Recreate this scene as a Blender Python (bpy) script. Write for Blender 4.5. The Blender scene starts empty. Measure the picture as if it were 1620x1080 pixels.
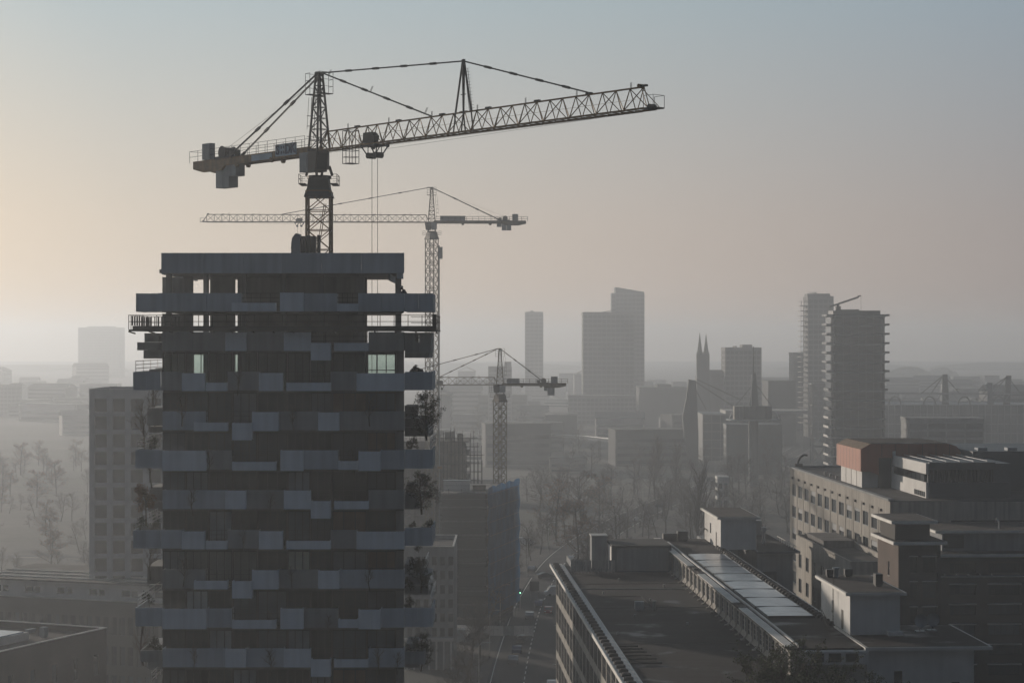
import bpy, math, random
from mathutils import Vector, Matrix

R = math.radians
F = 3150.0          # focal length expressed in photo pixels (1620 wide)
CAMZ = 60.0         # camera height above the ground
scene = bpy.context.scene
COL = scene.collection
random.seed(7)

# ------------------------------------------------------------------ camera
cam_d = bpy.data.cameras.new('camera')
cam = bpy.data.objects.new('camera', cam_d)
COL.objects.link(cam)
cam.location = (0, 0, CAMZ)
cam.rotation_euler = (R(90), 0, 0)
cam_d.sensor_width = 36.0
cam_d.lens = 36.0 * F / 1620.0
cam_d.clip_start = 1.0
cam_d.clip_end = 20000.0
scene.camera = cam

# ------------------------------------------------------------------ render / exposure
scene.view_settings.view_transform = 'Standard'
scene.view_settings.look = 'None'
scene.view_settings.gamma = 1.0
scene.view_settings.exposure = -0.25
scene.render.engine = 'CYCLES'
scene.cycles.use_denoising = True
scene.cycles.max_bounces = 6
scene.cycles.diffuse_bounces = 3
scene.cycles.glossy_bounces = 3
scene.cycles.transparent_max_bounces = 12
scene.cycles.volume_bounces = 1
scene.cycles.sample_clamp_indirect = 4.0

# ------------------------------------------------------------------ sun and sky
SUN_EL = R(8.5)
SUN_AZ = R(-40.0)                      # measured from +Y, negative = to the left
sx, sy = math.sin(SUN_AZ), math.cos(SUN_AZ)
sun_vec = Vector((sx * math.cos(SUN_EL), sy * math.cos(SUN_EL), math.sin(SUN_EL)))
sd = bpy.data.lights.new('sun', 'SUN')
sd.energy = 4.0
sd.angle = R(0.6)
sd.color = (1.0, 0.86, 0.715)
sun = bpy.data.objects.new('sun', sd)
COL.objects.link(sun)
sun.rotation_euler = sun_vec.to_track_quat('Z', 'Y').to_euler()
sun.location = (-300, 200, 150)

world = bpy.data.worlds.new('World')
scene.world = world
world.use_nodes = True
nt = world.node_tree
nt.nodes.clear()


def nd(tree, kind, **kw):
    n = tree.nodes.new(kind)
    for k, v in kw.items():
        setattr(n, k, v)
    return n


def ramp(tree, stops):
    r = tree.nodes.new('ShaderNodeValToRGB')
    e = r.color_ramp.elements
    while len(e) < len(stops):
        e.new(0.5)
    for el, (p, c) in zip(e, stops):
        el.position = p
        el.color = (c[0], c[1], c[2], 1) if isinstance(c, tuple) else (c, c, c, 1)
    return r


def mth(tree, op, a, b=None, clamp=False):
    m = tree.nodes.new('ShaderNodeMath')
    m.operation = op
    m.use_clamp = clamp
    for i, v in enumerate((a, b)):
        if v is None:
            continue
        if isinstance(v, (int, float)):
            m.inputs[i].default_value = v
        else:
            tree.links.new(v, m.inputs[i])
    return m.outputs[0]


L = nt.links.new
tc = nd(nt, 'ShaderNodeTexCoord')
sep = nd(nt, 'ShaderNodeSeparateXYZ')
L(tc.outputs['Generated'], sep.inputs[0])
dot = mth(nt, 'ADD', mth(nt, 'MULTIPLY', sep.outputs[0], sx), mth(nt, 'MULTIPLY', sep.outputs[1], sy))
t01 = mth(nt, 'MULTIPLY_ADD', dot, 0.5)
t01.node.inputs[2].default_value = 0.5
low = ramp(nt, [(0.0, (0.024, 0.034, 0.054)), (0.5, (0.042, 0.054, 0.076)), (0.69, (0.115, 0.115, 0.13)), (0.762, (0.40, 0.325, 0.305)), (0.86, (0.70, 0.565, 0.475)),
                (0.935, (0.90, 0.735, 0.575)), (1.0, (1.4, 1.05, 0.68))])
mid = ramp(nt, [(0.0, (0.028, 0.042, 0.068)), (0.5, (0.052, 0.074, 0.106)), (0.69, (0.135, 0.175, 0.215)), (0.762, (0.335, 0.42, 0.50)), (0.86, (0.47, 0.565, 0.61)),
                (0.935, (0.55, 0.655, 0.70)), (1.0, (0.9, 0.9, 0.85))])
L(t01, low.inputs[0])
L(t01, mid.inputs[0])
elr = ramp(nt, [(0.0, 0.0), (0.06, 0.25), (0.17, 1.0), (1.0, 1.0)])
L(sep.outputs[2], elr.inputs[0])
mx = nd(nt, 'ShaderNodeMixRGB')
L(elr.outputs[0], mx.inputs[0])
L(low.outputs[0], mx.inputs[1])
L(mid.outputs[0], mx.inputs[2])
zr = ramp(nt, [(0.0, 0.0), (0.2, 0.0), (0.75, 1.0)])
L(sep.outputs[2], zr.inputs[0])
mx2 = nd(nt, 'ShaderNodeMixRGB')
mx2.inputs[2].default_value = (0.050, 0.070, 0.102, 1)
L(zr.outputs[0], mx2.inputs[0])
L(mx.outputs[0], mx2.inputs[1])
bg1 = nd(nt, 'ShaderNodeBackground')
L(mx2.outputs[0], bg1.inputs[0])
bg1.inputs[1].default_value = 1.0
sky = nd(nt, 'ShaderNodeTexSky', sky_type='NISHITA', sun_disc=False)
sky.sun_elevation = SUN_EL
sky.sun_rotation = SUN_AZ
sky.dust_density = 3.0
bg2 = nd(nt, 'ShaderNodeBackground')
L(sky.outputs[0], bg2.inputs[0])
bg2.inputs[1].default_value = 0.05
mxs = nd(nt, 'ShaderNodeMixShader')
mxs.inputs[0].default_value = 0.12
L(bg1.outputs[0], mxs.inputs[1])
L(bg2.outputs[0], mxs.inputs[2])
wo = nd(nt, 'ShaderNodeOutputWorld')
L(mxs.outputs[0], wo.inputs[0])

# ------------------------------------------------------------------ haze
HAZE_DENSITY = 0.00046


def PX(px, d):
    return (px - 810.0) * d / F


def PZ(py, d):
    return CAMZ + (540.0 - py) * d / F


# ------------------------------------------------------------------ materials
MATS = {}


def mat(name, base, rough=0.8, var=0.12, scale=0.35, metallic=0.0, streak=0.0, spec=0.3, bump=0.0, var_col=None):
    """Procedural surface: base colour with soft mottling, optional vertical weather streaks."""
    if name in MATS:
        return MATS[name]
    m = bpy.data.materials.new(name)
    m.use_nodes = True
    t = m.node_tree
    b = t.nodes['Principled BSDF']
    b.inputs['Roughness'].default_value = rough
    b.inputs['Metallic'].default_value = metallic
    b.inputs['Specular IOR Level'].default_value = spec
    co = nd(t, 'ShaderNodeTexCoord')
    geo = nd(t, 'ShaderNodeNewGeometry')
    oi = nd(t, 'ShaderNodeObjectInfo')
    add = nd(t, 'ShaderNodeVectorMath', operation='ADD')
    t.links.new(geo.outputs['Position'], add.inputs[0])
    cv = nd(t, 'ShaderNodeCombineXYZ')
    t.links.new(mth(t, 'MULTIPLY', oi.outputs['Random'], 37.0), cv.inputs[2])
    t.links.new(cv.outputs[0], add.inputs[1])
    n = nd(t, 'ShaderNodeTexNoise')
    n.inputs['Scale'].default_value = scale
    n.inputs['Detail'].default_value = 6.0
    t.links.new(add.outputs[0], n.inputs['Vector'])
    lo = tuple(c * (1 - var) for c in base)
    hi = var_col if var_col else tuple(min(1.0, c * (1 + var)) for c in base)
    rp = ramp(t, [(0.3, lo), (0.7, hi)])
    t.links.new(n.outputs[0], rp.inputs[0])
    out = rp.outputs[0]
    if streak > 0:
        mp = nd(t, 'ShaderNodeMapping')
        mp.inputs['Scale'].default_value = (1.3, 1.3, 0.06)
        t.links.new(add.outputs[0], mp.inputs[0])
        n2 = nd(t, 'ShaderNodeTexNoise')
        n2.inputs['Scale'].default_value = 1.4
        n2.inputs['Detail'].default_value = 5.0
        t.links.new(mp.outputs[0], n2.inputs['Vector'])
        r2 = ramp(t, [(0.35, 1.0 - streak), (0.6, 1.0)])
        t.links.new(n2.outputs[0], r2.inputs[0])
        mm = nd(t, 'ShaderNodeMixRGB', blend_type='MULTIPLY')
        mm.inputs[0].default_value = 1.0
        t.links.new(out, mm.inputs[1])
        t.links.new(r2.outputs[0], mm.inputs[2])
        out = mm.outputs[0]
    # each object a touch lighter or darker
    vr = nd(t, 'ShaderNodeHueSaturation')
    vv = mth(t, 'MULTIPLY_ADD', oi.outputs['Random'], var * 1.0)
    vv.node.inputs[2].default_value = 1.0 - var * 0.5
    t.links.new(vv, vr.inputs['Value'])
    t.links.new(out, vr.inputs['Color'])
    t.links.new(vr.outputs[0], b.inputs['Base Color'])
    if bump > 0:
        bp = nd(t, 'ShaderNodeBump')
        bp.inputs['Strength'].default_value = bump
        t.links.new(n.outputs[0], bp.inputs['Height'])
        t.links.new(bp.outputs[0], b.inputs['Normal'])
    MATS[name] = m
    return m


def glass_mat(name, base, rough=0.12, var=0.6):
    """Dark window glass with rooms and curtains behind it showing as patches."""
    if name in MATS:
        return MATS[name]
    m = bpy.data.materials.new(name)
    m.use_nodes = True
    t = m.node_tree
    b = t.nodes['Principled BSDF']
    b.inputs['Roughness'].default_value = rough
    b.inputs['Specular IOR Level'].default_value = 0.5
    geo = nd(t, 'ShaderNodeNewGeometry')
    mp = nd(t, 'ShaderNodeMapping')
    mp.inputs['Scale'].default_value = (0.55, 0.55, 0.45)
    t.links.new(geo.outputs['Position'], mp.inputs[0])
    n = nd(t, 'ShaderNodeTexNoise')
    n.inputs['Scale'].default_value = 0.8
    n.inputs['Detail'].default_value = 3.0
    t.links.new(mp.outputs[0], n.inputs['Vector'])
    oi = nd(t, 'ShaderNodeObjectInfo')
    sm = mth(t, 'ADD', mth(t, 'MULTIPLY', oi.outputs['Random'], 0.62), mth(t, 'MULTIPLY', n.outputs[0], 0.38))
    rp = ramp(t, [(0.25, tuple(c * (1 - var) for c in base)), (0.6, base), (0.8, (base[0] * 2.3, base[1] * 2.2, base[2] * 2.0))])
    t.links.new(sm, rp.inputs[0])
    t.links.new(rp.outputs[0], b.inputs['Base Color'])
    MATS[name] = m
    return m


def clear_glass(name):
    if name in MATS:
        return MATS[name]
    m = bpy.data.materials.new(name)
    m.use_nodes = True
    t = m.node_tree
    t.nodes.remove(t.nodes['Principled BSDF'])
    tr = nd(t, 'ShaderNodeBsdfTransparent')
    tr.inputs[0].default_value = (0.72, 0.80, 0.76, 1)
    gl = nd(t, 'ShaderNodeBsdfGlossy')
    gl.inputs['Roughness'].default_value = 0.05
    fr = nd(t, 'ShaderNodeFresnel')
    fr.inputs[0].default_value = 1.5
    ms = nd(t, 'ShaderNodeMixShader')
    t.links.new(fr.outputs[0], ms.inputs[0])
    t.links.new(tr.outputs[0], ms.inputs[1])
    t.links.new(gl.outputs[0], ms.inputs[2])
    t.links.new(ms.outputs[0], t.nodes['Material Output'].inputs[0])
    MATS[name] = m
    return m


def net_mat(name, col, see=0.35):
    """Woven safety netting: part cloth, part gaps."""
    if name in MATS:
        return MATS[name]
    m = bpy.data.materials.new(name)
    m.use_nodes = True
    t = m.node_tree
    b = t.nodes['Principled BSDF']
    b.inputs['Roughness'].default_value = 0.9
    geo = nd(t, 'ShaderNodeNewGeometry')
    mp = nd(t, 'ShaderNodeMapping')
    mp.inputs['Scale'].default_value = (0.5, 0.5, 0.16)
    t.links.new(geo.outputs['Position'], mp.inputs[0])
    n = nd(t, 'ShaderNodeTexNoise')
    n.inputs['Scale'].default_value = 0.9
    n.inputs['Detail'].default_value = 5.0
    t.links.new(mp.outputs[0], n.inputs['Vector'])
    rp = ramp(t, [(0.3, tuple(c * 0.55 for c in col)), (0.7, tuple(min(1, c * 1.35) for c in col))])
    t.links.new(n.outputs[0], rp.inputs[0])
    t.links.new(rp.outputs[0], b.inputs['Base Color'])
    tl = nd(t, 'ShaderNodeBsdfTranslucent')
    t.links.new(rp.outputs[0], tl.inputs[0])
    m0 = nd(t, 'ShaderNodeMixShader')
    m0.inputs[0].default_value = 0.35
    t.links.new(b.outputs[0], m0.inputs[1])
    t.links.new(tl.outputs[0], m0.inputs[2])
    tr = nd(t, 'ShaderNodeBsdfTransparent')
    ms = nd(t, 'ShaderNodeMixShader')
    ms.inputs[0].default_value = see
    t.links.new(m0.outputs[0], ms.inputs[1])
    t.links.new(tr.outputs[0], ms.inputs[2])
    t.links.new(ms.outputs[0], t.nodes['Material Output'].inputs[0])
    MATS[name] = m
    return m


def brick_mat(name, c1, c2, mortar):
    if name in MATS:
        return MATS[name]
    m = bpy.data.materials.new(name)
    m.use_nodes = True
    t = m.node_tree
    b = t.nodes['Principled BSDF']
    b.inputs['Roughness'].default_value = 0.9
    geo = nd(t, 'ShaderNodeNewGeometry')
    sp = nd(t, 'ShaderNodeSeparateXYZ')
    t.links.new(geo.outputs['Position'], sp.inputs[0])
    cb = nd(t, 'ShaderNodeCombineXYZ')
    t.links.new(mth(t, 'ADD', sp.outputs[0], sp.outputs[1]), cb.inputs[0])
    t.links.new(sp.outputs[2], cb.inputs[1])
    br = nd(t, 'ShaderNodeTexBrick')
    br.inputs['Scale'].default_value = 4.0
    br.inputs['Color1'].default_value = (*c1, 1)
    br.inputs['Color2'].default_value = (*c2, 1)
    br.inputs['Mortar'].default_value = (*mortar, 1)
    br.inputs['Mortar Size'].default_value = 0.03
    t.links.new(cb.outputs[0], br.inputs[0])
    n = nd(t, 'ShaderNodeTexNoise')
    n.inputs['Scale'].default_value = 0.25
    n.inputs['Detail'].default_value = 6
    t.links.new(geo.outputs['Position'], n.inputs['Vector'])
    r2 = ramp(t, [(0.3, 0.7), (0.7, 1.1)])
    t.links.new(n.outputs[0], r2.inputs[0])
    mm = nd(t, 'ShaderNodeMixRGB', blend_type='MULTIPLY')
    mm.inputs[0].default_value = 1
    t.links.new(br.outputs[0], mm.inputs[1])
    t.links.new(r2.outputs[0], mm.inputs[2])
    t.links.new(mm.outputs[0], b.inputs['Base Color'])
    MATS[name] = m
    return m


M_PANEL = mat('white_panel', (0.47, 0.53, 0.59), 0.65, 0.10, 0.25, streak=0.16)
M_PLANTER = mat('planter_panel', (0.70, 0.77, 0.84), 0.6, 0.07, 0.3, streak=0.14)
M_DULLPANEL = mat('dull_panel', (0.32, 0.335, 0.35), 0.75, 0.14, 0.25, streak=0.2)
M_CONC = mat('raw_concrete', (0.27, 0.265, 0.26), 0.9, 0.2, 0.4, streak=0.3)
M_DKCONC = mat('dark_concrete', (0.15, 0.147, 0.145), 0.9, 0.25, 0.4, streak=0.3)
M_FRAME = mat('dark_frame', (0.035, 0.036, 0.038), 0.5, 0.1)
M_GLASS = glass_mat('window_glass', (0.048, 0.066, 0.084), 0.10, 0.75)
M_GLASSB = glass_mat('cool_glass', (0.03, 0.039, 0.048))
M_CLEAR = clear_glass('clear_pane')
M_STEEL = mat('galvanised_steel', (0.32, 0.33, 0.34), 0.45, 0.15, 2.0, metallic=0.6)
M_RAIL = mat('bright_rail', (0.55, 0.56, 0.58), 0.35, 0.1, 2.0, metallic=0.7)
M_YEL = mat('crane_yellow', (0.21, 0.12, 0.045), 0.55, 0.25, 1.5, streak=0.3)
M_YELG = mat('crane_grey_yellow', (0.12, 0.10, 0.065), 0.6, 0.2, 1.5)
M_CRDK = mat('crane_dark', (0.045, 0.043, 0.042), 0.6, 0.2, 1.5)
M_CRGREY = mat('crane_grey', (0.27, 0.31, 0.345), 0.6, 0.15, 1.0, streak=0.2)
M_SIGN = mat('sign_blue_grey', (0.42, 0.52, 0.62), 0.6, 0.1, 1.0)
M_SIGNTX = mat('sign_text_navy', (0.035, 0.06, 0.13), 0.6, 0.05, 1.0)
M_ROPE = mat('wire_rope', (0.06, 0.06, 0.06), 0.6, 0.1)
M_WOOD = mat('old_timber', (0.16, 0.12, 0.085), 0.9, 0.25, 1.5)
M_STUCCO = mat('cream_render', (0.38, 0.36, 0.33), 0.9, 0.16, 0.22, streak=0.3)
M_WHITE = mat('white_paint', (0.60, 0.60, 0.59), 0.7, 0.12, 0.3, streak=0.07)


def felt_mat(name, base):
    """bitumen felt laid in one metre rolls, patched and puddle stained"""
    m = bpy.data.materials.new(name)
    m.use_nodes = True
    t = m.node_tree
    b = t.nodes['Principled BSDF']
    co = nd(t, 'ShaderNodeTexCoord')
    geo = nd(t, 'ShaderNodeNewGeometry')
    sp = nd(t, 'ShaderNodeSeparateXYZ')
    t.links.new(co.outputs['Object'], sp.inputs[0])
    fr = mth(t, 'FRACT', sp.outputs[1])
    seam = ramp(t, [(0.0, 0.45), (0.05, 0.55), (0.07, 1.0), (1.0, 0.94)])
    t.links.new(fr, seam.inputs[0])
    fl = mth(t, 'FLOOR', sp.outputs[1])
    wn = nd(t, 'ShaderNodeTexWhiteNoise', noise_dimensions='1D')
    t.links.new(fl, wn.inputs['W'])
    n1 = nd(t, 'ShaderNodeTexNoise')
    n1.inputs['Scale'].default_value = 0.16
    n1.inputs['Detail'].default_value = 7
    n2 = nd(t, 'ShaderNodeTexNoise')
    n2.inputs['Scale'].default_value = 2.2
    n2.inputs['Detail'].default_value = 6
    for q in (n1, n2):
        t.links.new(geo.outputs['Position'], q.inputs['Vector'])
    r1 = ramp(t, [(0.32, 0.6), (0.5, 1.0), (0.6, 1.05), (0.66, 1.7)])
    t.links.new(n1.outputs[0], r1.inputs[0])
    r2 = ramp(t, [(0.3, 0.7), (0.7, 1.35)])
    t.links.new(n2.outputs[0], r2.inputs[0])
    k = mth(t, 'MULTIPLY', mth(t, 'MULTIPLY', seam.outputs[0], r1.outputs[0]), mth(t, 'MULTIPLY', r2.outputs[0], mth(t, 'ADD', mth(t, 'MULTIPLY', wn.outputs['Value'], 0.35), 0.8)))
    hs = nd(t, 'ShaderNodeHueSaturation')
    hs.inputs['Color'].default_value = (*base, 1)
    t.links.new(k, hs.inputs['Value'])
    t.links.new(hs.outputs[0], b.inputs['Base Color'])
    rr_ = ramp(t, [(0.58, 0.95), (0.68, 0.45)])
    t.links.new(n1.outputs[0], rr_.inputs[0])
    t.links.new(rr_.outputs[0], b.inputs['Roughness'])
    b.inputs['Specular IOR Level'].default_value = 0.25
    MATS[name] = m
    return m


M_ROOF = felt_mat('bitumen_roof', (0.026, 0.0245, 0.026))
M_ROOF2 = mat('grey_roof', (0.065, 0.064, 0.064), 0.9, 0.3, 0.25)
M_BROWNROOF = mat('brown_roof', (0.065, 0.057, 0.052), 0.9, 0.3, 0.4)
M_TRIM = mat('white_cornice', (0.66, 0.65, 0.62), 0.6, 0.12, 0.5)
M_SKYL = mat('skylight_glazing', (0.30, 0.33, 0.36), 0.22, 0.35, 0.3, spec=0.5)
M_RED = mat('red_cladding', (0.36, 0.125, 0.075), 0.6, 0.08, 0.3, streak=0.1)
M_BLACK = mat('black_box', (0.02, 0.02, 0.021), 0.7, 0.2)
M_DKBLUE = mat('dark_cladding', (0.07, 0.085, 0.10), 0.5, 0.15, 0.3)
M_GREYBLUE = mat('grey_wall', (0.26, 0.275, 0.29), 0.85, 0.14, 0.25, streak=0.2)
M_BRICK = brick_mat('brown_brick', (0.125, 0.075, 0.054), (0.075, 0.05, 0.04), (0.11, 0.095, 0.085))
M_DKBRICK = brick_mat('dark_brick', (0.055, 0.05, 0.046), (0.04, 0.037, 0.035), (0.075, 0.07, 0.066))
M_NET = net_mat('blue_netting', (0.014, 0.10, 0.235), 0.10)
M_NET2 = net_mat('grey_netting', (0.032, 0.041, 0.05), 0.34)
M_FAR = mat('far_wall', (0.20, 0.20, 0.205), 0.9, 0.15, 0.05)
M_FARW = mat('far_pale_wall', (0.40, 0.39, 0.375), 0.9, 0.15, 0.05)
M_FARD = mat('far_dark_wall', (0.10, 0.105, 0.11), 0.9, 0.15, 0.05)
M_ASPH = mat('asphalt', (0.055, 0.056, 0.058), 0.85, 0.25, 0.15)
M_PAVE = mat('paving', (0.11, 0.105, 0.10), 0.9, 0.2, 0.2)
M_LINE = mat('road_paint', (0.75, 0.75, 0.73), 0.7, 0.15, 1.0)
M_BARK = mat('bark', (0.055, 0.043, 0.034), 0.95, 0.3, 2.0)
M_TWIG = mat('twigs', (0.075, 0.056, 0.042), 0.95, 0.3, 2.0)
M_LEAFG = mat('evergreen_leaf', (0.034, 0.045, 0.026), 0.85, 0.4, 1.5)
M_LEAFO = mat('russet_leaf', (0.22, 0.13, 0.075), 0.85, 0.35, 1.5)
M_PALECONC = mat('pale_concrete', (0.46, 0.48, 0.50), 0.85, 0.1, 0.25, streak=0.12)
M_LEAFD = mat('dull_leaf', (0.07, 0.082, 0.034), 0.85, 0.4, 1.2)
M_SKIN = mat('skin', (0.42, 0.26, 0.19), 0.6, 0.08)
M_CLOTH = mat('work_clothes', (0.05, 0.055, 0.07), 0.9, 0.2, 3.0)
M_HELM = mat('helmet_white', (0.6, 0.6, 0.55), 0.5, 0.05)
M_RUBBER = mat('rubber', (0.02, 0.02, 0.02), 0.9, 0.1)


def ground_material():
    m = bpy.data.materials.new('ground_cover')
    m.use_nodes = True
    t = m.node_tree
    b = t.nodes['Principled BSDF']
    b.inputs['Roughness'].default_value = 0.95
    geo = nd(t, 'ShaderNodeNewGeometry')
    n1 = nd(t, 'ShaderNodeTexNoise')
    n1.inputs['Scale'].default_value = 0.012
    n1.inputs['Detail'].default_value = 8
    n2 = nd(t, 'ShaderNodeTexNoise')
    n2.inputs['Scale'].default_value = 0.12
    n2.inputs['Detail'].default_value = 8
    v = nd(t, 'ShaderNodeTexVoronoi')
    v.inputs['Scale'].default_value = 0.022
    for q in (n1, n2, v):
        t.links.new(geo.outputs['Position'], q.inputs['Vector'])
    r1 = ramp(t, [(0.35, (0.026, 0.031, 0.018)), (0.5, (0.045, 0.045, 0.034)), (0.65, (0.075, 0.07, 0.06))])
    t.links.new(n1.outputs[0], r1.inputs[0])
    r2 = ramp(t, [(0.3, 0.55), (0.7, 1.3)])
    t.links.new(n2.outputs[0], r2.inputs[0])
    mm = nd(t, 'ShaderNodeMixRGB', blend_type='MULTIPLY')
    mm.inputs[0].default_value = 1
    t.links.new(r1.outputs[0], mm.inputs[1])
    t.links.new(r2.outputs[0], mm.inputs[2])
    m2 = nd(t, 'ShaderNodeMixRGB')
    m2.inputs[0].default_value = 0.25
    t.links.new(mm.outputs[0], m2.inputs[1])
    hs = nd(t, 'ShaderNodeHueSaturation')
    hs.inputs['Saturation'].default_value = 0.15
    hs.inputs['Value'].default_value = 0.16
    t.links.new(v.outputs['Color'], hs.inputs['Color'])
    t.links.new(hs.outputs[0], m2.inputs[2])
    t.links.new(m2.outputs[0], b.inputs['Base Color'])
    return m


# ------------------------------------------------------------------ mesh helpers
class MB:
    def __init__(self):
        self.v = []
        self.f = []

    def poly(self, pts):
        i = len(self.v)
        self.v += [tuple(p) for p in pts]
        self.f.append(tuple(range(i, i + len(pts))))
        return self

    def hexa(self, a):
        """eight corners: bottom four counter-clockwise, top four"""
        i = len(self.v)
        self.v += [tuple(p) for p in a]
        for q in ((3, 2, 1, 0), (4, 5, 6, 7), (0, 1, 5, 4), (1, 2, 6, 5), (2, 3, 7, 6), (3, 0, 4, 7)):
            self.f.append(tuple(i + k for k in q))
        return self

    def box(self, x0, x1, y0, y1, z0, z1):
        return self.hexa([(x0, y0, z0), (x1, y0, z0), (x1, y1, z0), (x0, y1, z0),
                          (x0, y0, z1), (x1, y0, z1), (x1, y1, z1), (x0, y1, z1)])

    def prism(self, pts, z0, z1):
        """vertical prism over a plan polygon (counter-clockwise)"""
        n = len(pts)
        i = len(self.v)
        self.v += [(p[0], p[1], z0) for p in pts] + [(p[0], p[1], z1) for p in pts]
        self.f.append(tuple(reversed(range(i, i + n))))
        self.f.append(tuple(range(i + n, i + 2 * n)))
        for k in range(n):
            j = (k + 1) % n
            self.f.append((i + k, i + j, i + n + j, i + n + k))
        return self

    def extrude(self, pts, dvec):
        """solid from a planar polygon pushed along dvec"""
        n = len(pts)
        i = len(self.v)
        d = Vector(dvec)
        self.v += [tuple(p) for p in pts] + [tuple(Vector(p) + d) for p in pts]
        self.f.append(tuple(range(i, i + n)))
        self.f.append(tuple(reversed(range(i + n, i + 2 * n))))
        for k in range(n):
            j = (k + 1) % n
            self.f.append((i + j, i + k, i + n + k, i + n + j))
        return self

    def bar(self, p, q, r, n=4, r2=None, cap=True):
        p, q = Vector(p), Vector(q)
        d = q - p
        if d.length < 1e-6:
            return self
        d.normalize()
        a = Vector((0, 0, 1)) if abs(d.z) < 0.9 else Vector((1, 0, 0))
        u = d.cross(a).normalized()
        w = d.cross(u)
        i = len(self.v)
        off = math.pi / 4 if n == 4 else 0
        for c, rr in ((p, r), (q, r if r2 is None else r2)):
            for k in range(n):
                an = 2 * math.pi * k / n + off
                self.v.append(tuple(c + (u * math.cos(an) + w * math.sin(an)) * rr))
        for k in range(n):
            j = (k + 1) % n
            self.f.append((i + k, i + j, i + n + j, i + n + k))
        if cap:
            self.f.append(tuple(reversed(range(i, i + n))))
            self.f.append(tuple(range(i + n, i + 2 * n)))
        return self

    def path(self, pts, r, n=4):
        for a, b in zip(pts[:-1], pts[1:]):
            self.bar(a, b, r, n)
        return self

    def mesh(self, name, m):
        me = bpy.data.meshes.new(name)
        me.from_pydata(self.v, [], self.f)
        me.materials.append(m)
        me.update()
        return me

    def build(self, name, m, parent=None, loc=None):
        o = bpy.data.objects.new(name, self.mesh(name, m))
        COL.objects.link(o)
        if parent:
            o.parent = parent
        if loc:
            o.location = loc
        return o


def tag(o, label=None, cat=None, group=None, kind=None):
    if label:
        o['label'] = label
    if cat:
        o['category'] = cat
    if group:
        o['group'] = group
    if kind:
        o['kind'] = kind
    return o


def thing(name, label, cat, loc=(0, 0, 0), rz=0.0, group=None):
    o = bpy.data.objects.new(name, None)
    o.empty_display_size = 0.5
    COL.objects.link(o)
    o.location = loc
    o.rotation_euler = (0, 0, rz)
    return tag(o, label, cat, group)


def inst(me, name, parent, loc, rz=0.0, sc=None):
    o = bpy.data.objects.new(name, me)
    COL.objects.link(o)
    o.parent = parent
    o.location = loc
    o.rotation_euler = (0, 0, rz)
    if sc:
        o.scale = sc
    return o


def dup(root, loc, rz=0.0, sc=None, label=None, group=None):
    r = root.copy()
    COL.objects.link(r)
    r.location = loc
    r.rotation_euler = (0, 0, rz)
    if sc:
        r.scale = (sc, sc, sc) if not isinstance(sc, tuple) else sc
    if label:
        r['label'] = label
    if group:
        r['group'] = group
    for ch in list(root.children):
        c = ch.copy()
        COL.objects.link(c)
        c.parent = r
        for g in ch.children:
            e = g.copy()
            COL.objects.link(e)
            e.parent = c
    return r


def facade(mb, O, U, length, z0, z1, cols, rows, depth=0.25, skip=None):
    """Wall sheet with real openings and reveals. U = horizontal unit vector,
    outward normal = U x Z (so walk with the outside on the right hand)."""
    O, U = Vector(O), Vector(U).normalized()
    N = U.cross(Vector((0, 0, 1)))
    us = [0.0]
    uo = []
    for a, b in cols:
        us += [a, b]
    us.append(length)
    zs = [z0]
    for a, b in sorted(rows):
        zs += [a, b]
    zs.append(z1)

    def P(u, z, d=0.0):
        return tuple(O + U * u - N * d + Vector((0, 0, z)))
    for i in range(len(us) - 1):
        for j in range(len(zs) - 1):
            u0, u1, a, b = us[i], us[i + 1], zs[j], zs[j + 1]
            if u1 - u0 < 1e-5 or b - a < 1e-5:
                continue
            hole = (i % 2 == 1) and (j % 2 == 1) and not (skip and skip((u0 + u1) / 2, (a + b) / 2))
            if not hole:
                mb.poly([P(u0, a), P(u1, a), P(u1, b), P(u0, b)])
            else:
                mb.poly([P(u0, a), P(u1, a), P(u1, a, depth), P(u0, a, depth)])
                mb.poly([P(u0, b, depth), P(u1, b, depth), P(u1, b), P(u0, b)])
                mb.poly([P(u0, a), P(u0, a, depth), P(u0, b, depth), P(u0, b)])
                mb.poly([P(u1, a, depth), P(u1, a), P(u1, b), P(u1, b, depth)])


def window_meshes(w, h, nx, nz, frame, glass, fr=0.07, sill=True):
    """frame mesh and pane mesh, origin at the bottom left, outside towards -y"""
    f = MB()
    f.box(0, w, -0.0, 0.08, 0, fr).box(0, w, 0.0, 0.08, h - fr, h)
    f.box(0, fr, 0.0, 0.08, fr, h - fr).box(w - fr, w, 0.0, 0.08, fr, h - fr)
    for k in range(1, nx):
        x = w * k / nx
        f.box(x - fr * 0.4, x + fr * 0.4, 0.005, 0.075, fr, h - fr)
    for k in range(1, nz):
        z = h * k / nz
        f.box(fr, w - fr, 0.01, 0.07, z - fr * 0.4, z + fr * 0.4)
    if sill:
        f.box(0.0, w, -0.16, -0.003, 0.0, 0.06)
    p = MB().box(fr * 0.5, w - fr * 0.5, 0.03, 0.05, fr * 0.5, h - fr * 0.5)
    return f.mesh('window', frame), p.mesh('pane', glass)


def put_windows(parent, O, U, cols, rows, depth, nx, nz, frame, glass, skip=None, fr=0.07, sill=True, pane=True):
    O, U = Vector(O), Vector(U).normalized()
    N = U.cross(Vector((0, 0, 1)))
    rz = math.atan2(U.y, U.x)
    cache = {}
    for a, b in cols:
        for c, d in rows:
            if skip and skip((a + b) / 2, (c + d) / 2):
                continue
            k = (round(b - a, 2), round(d - c, 2))
            if k not in cache:
                cache[k] = window_meshes(k[0], k[1], nx, nz, frame, glass, fr, sill)
            p = O + U * a - N * (depth - 0.09) + Vector((0, 0, c))
            w = inst(cache[k][0], 'window', parent, p, rz)
            if pane:
                inst(cache[k][1], 'pane', w, (0, 0, 0))


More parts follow.
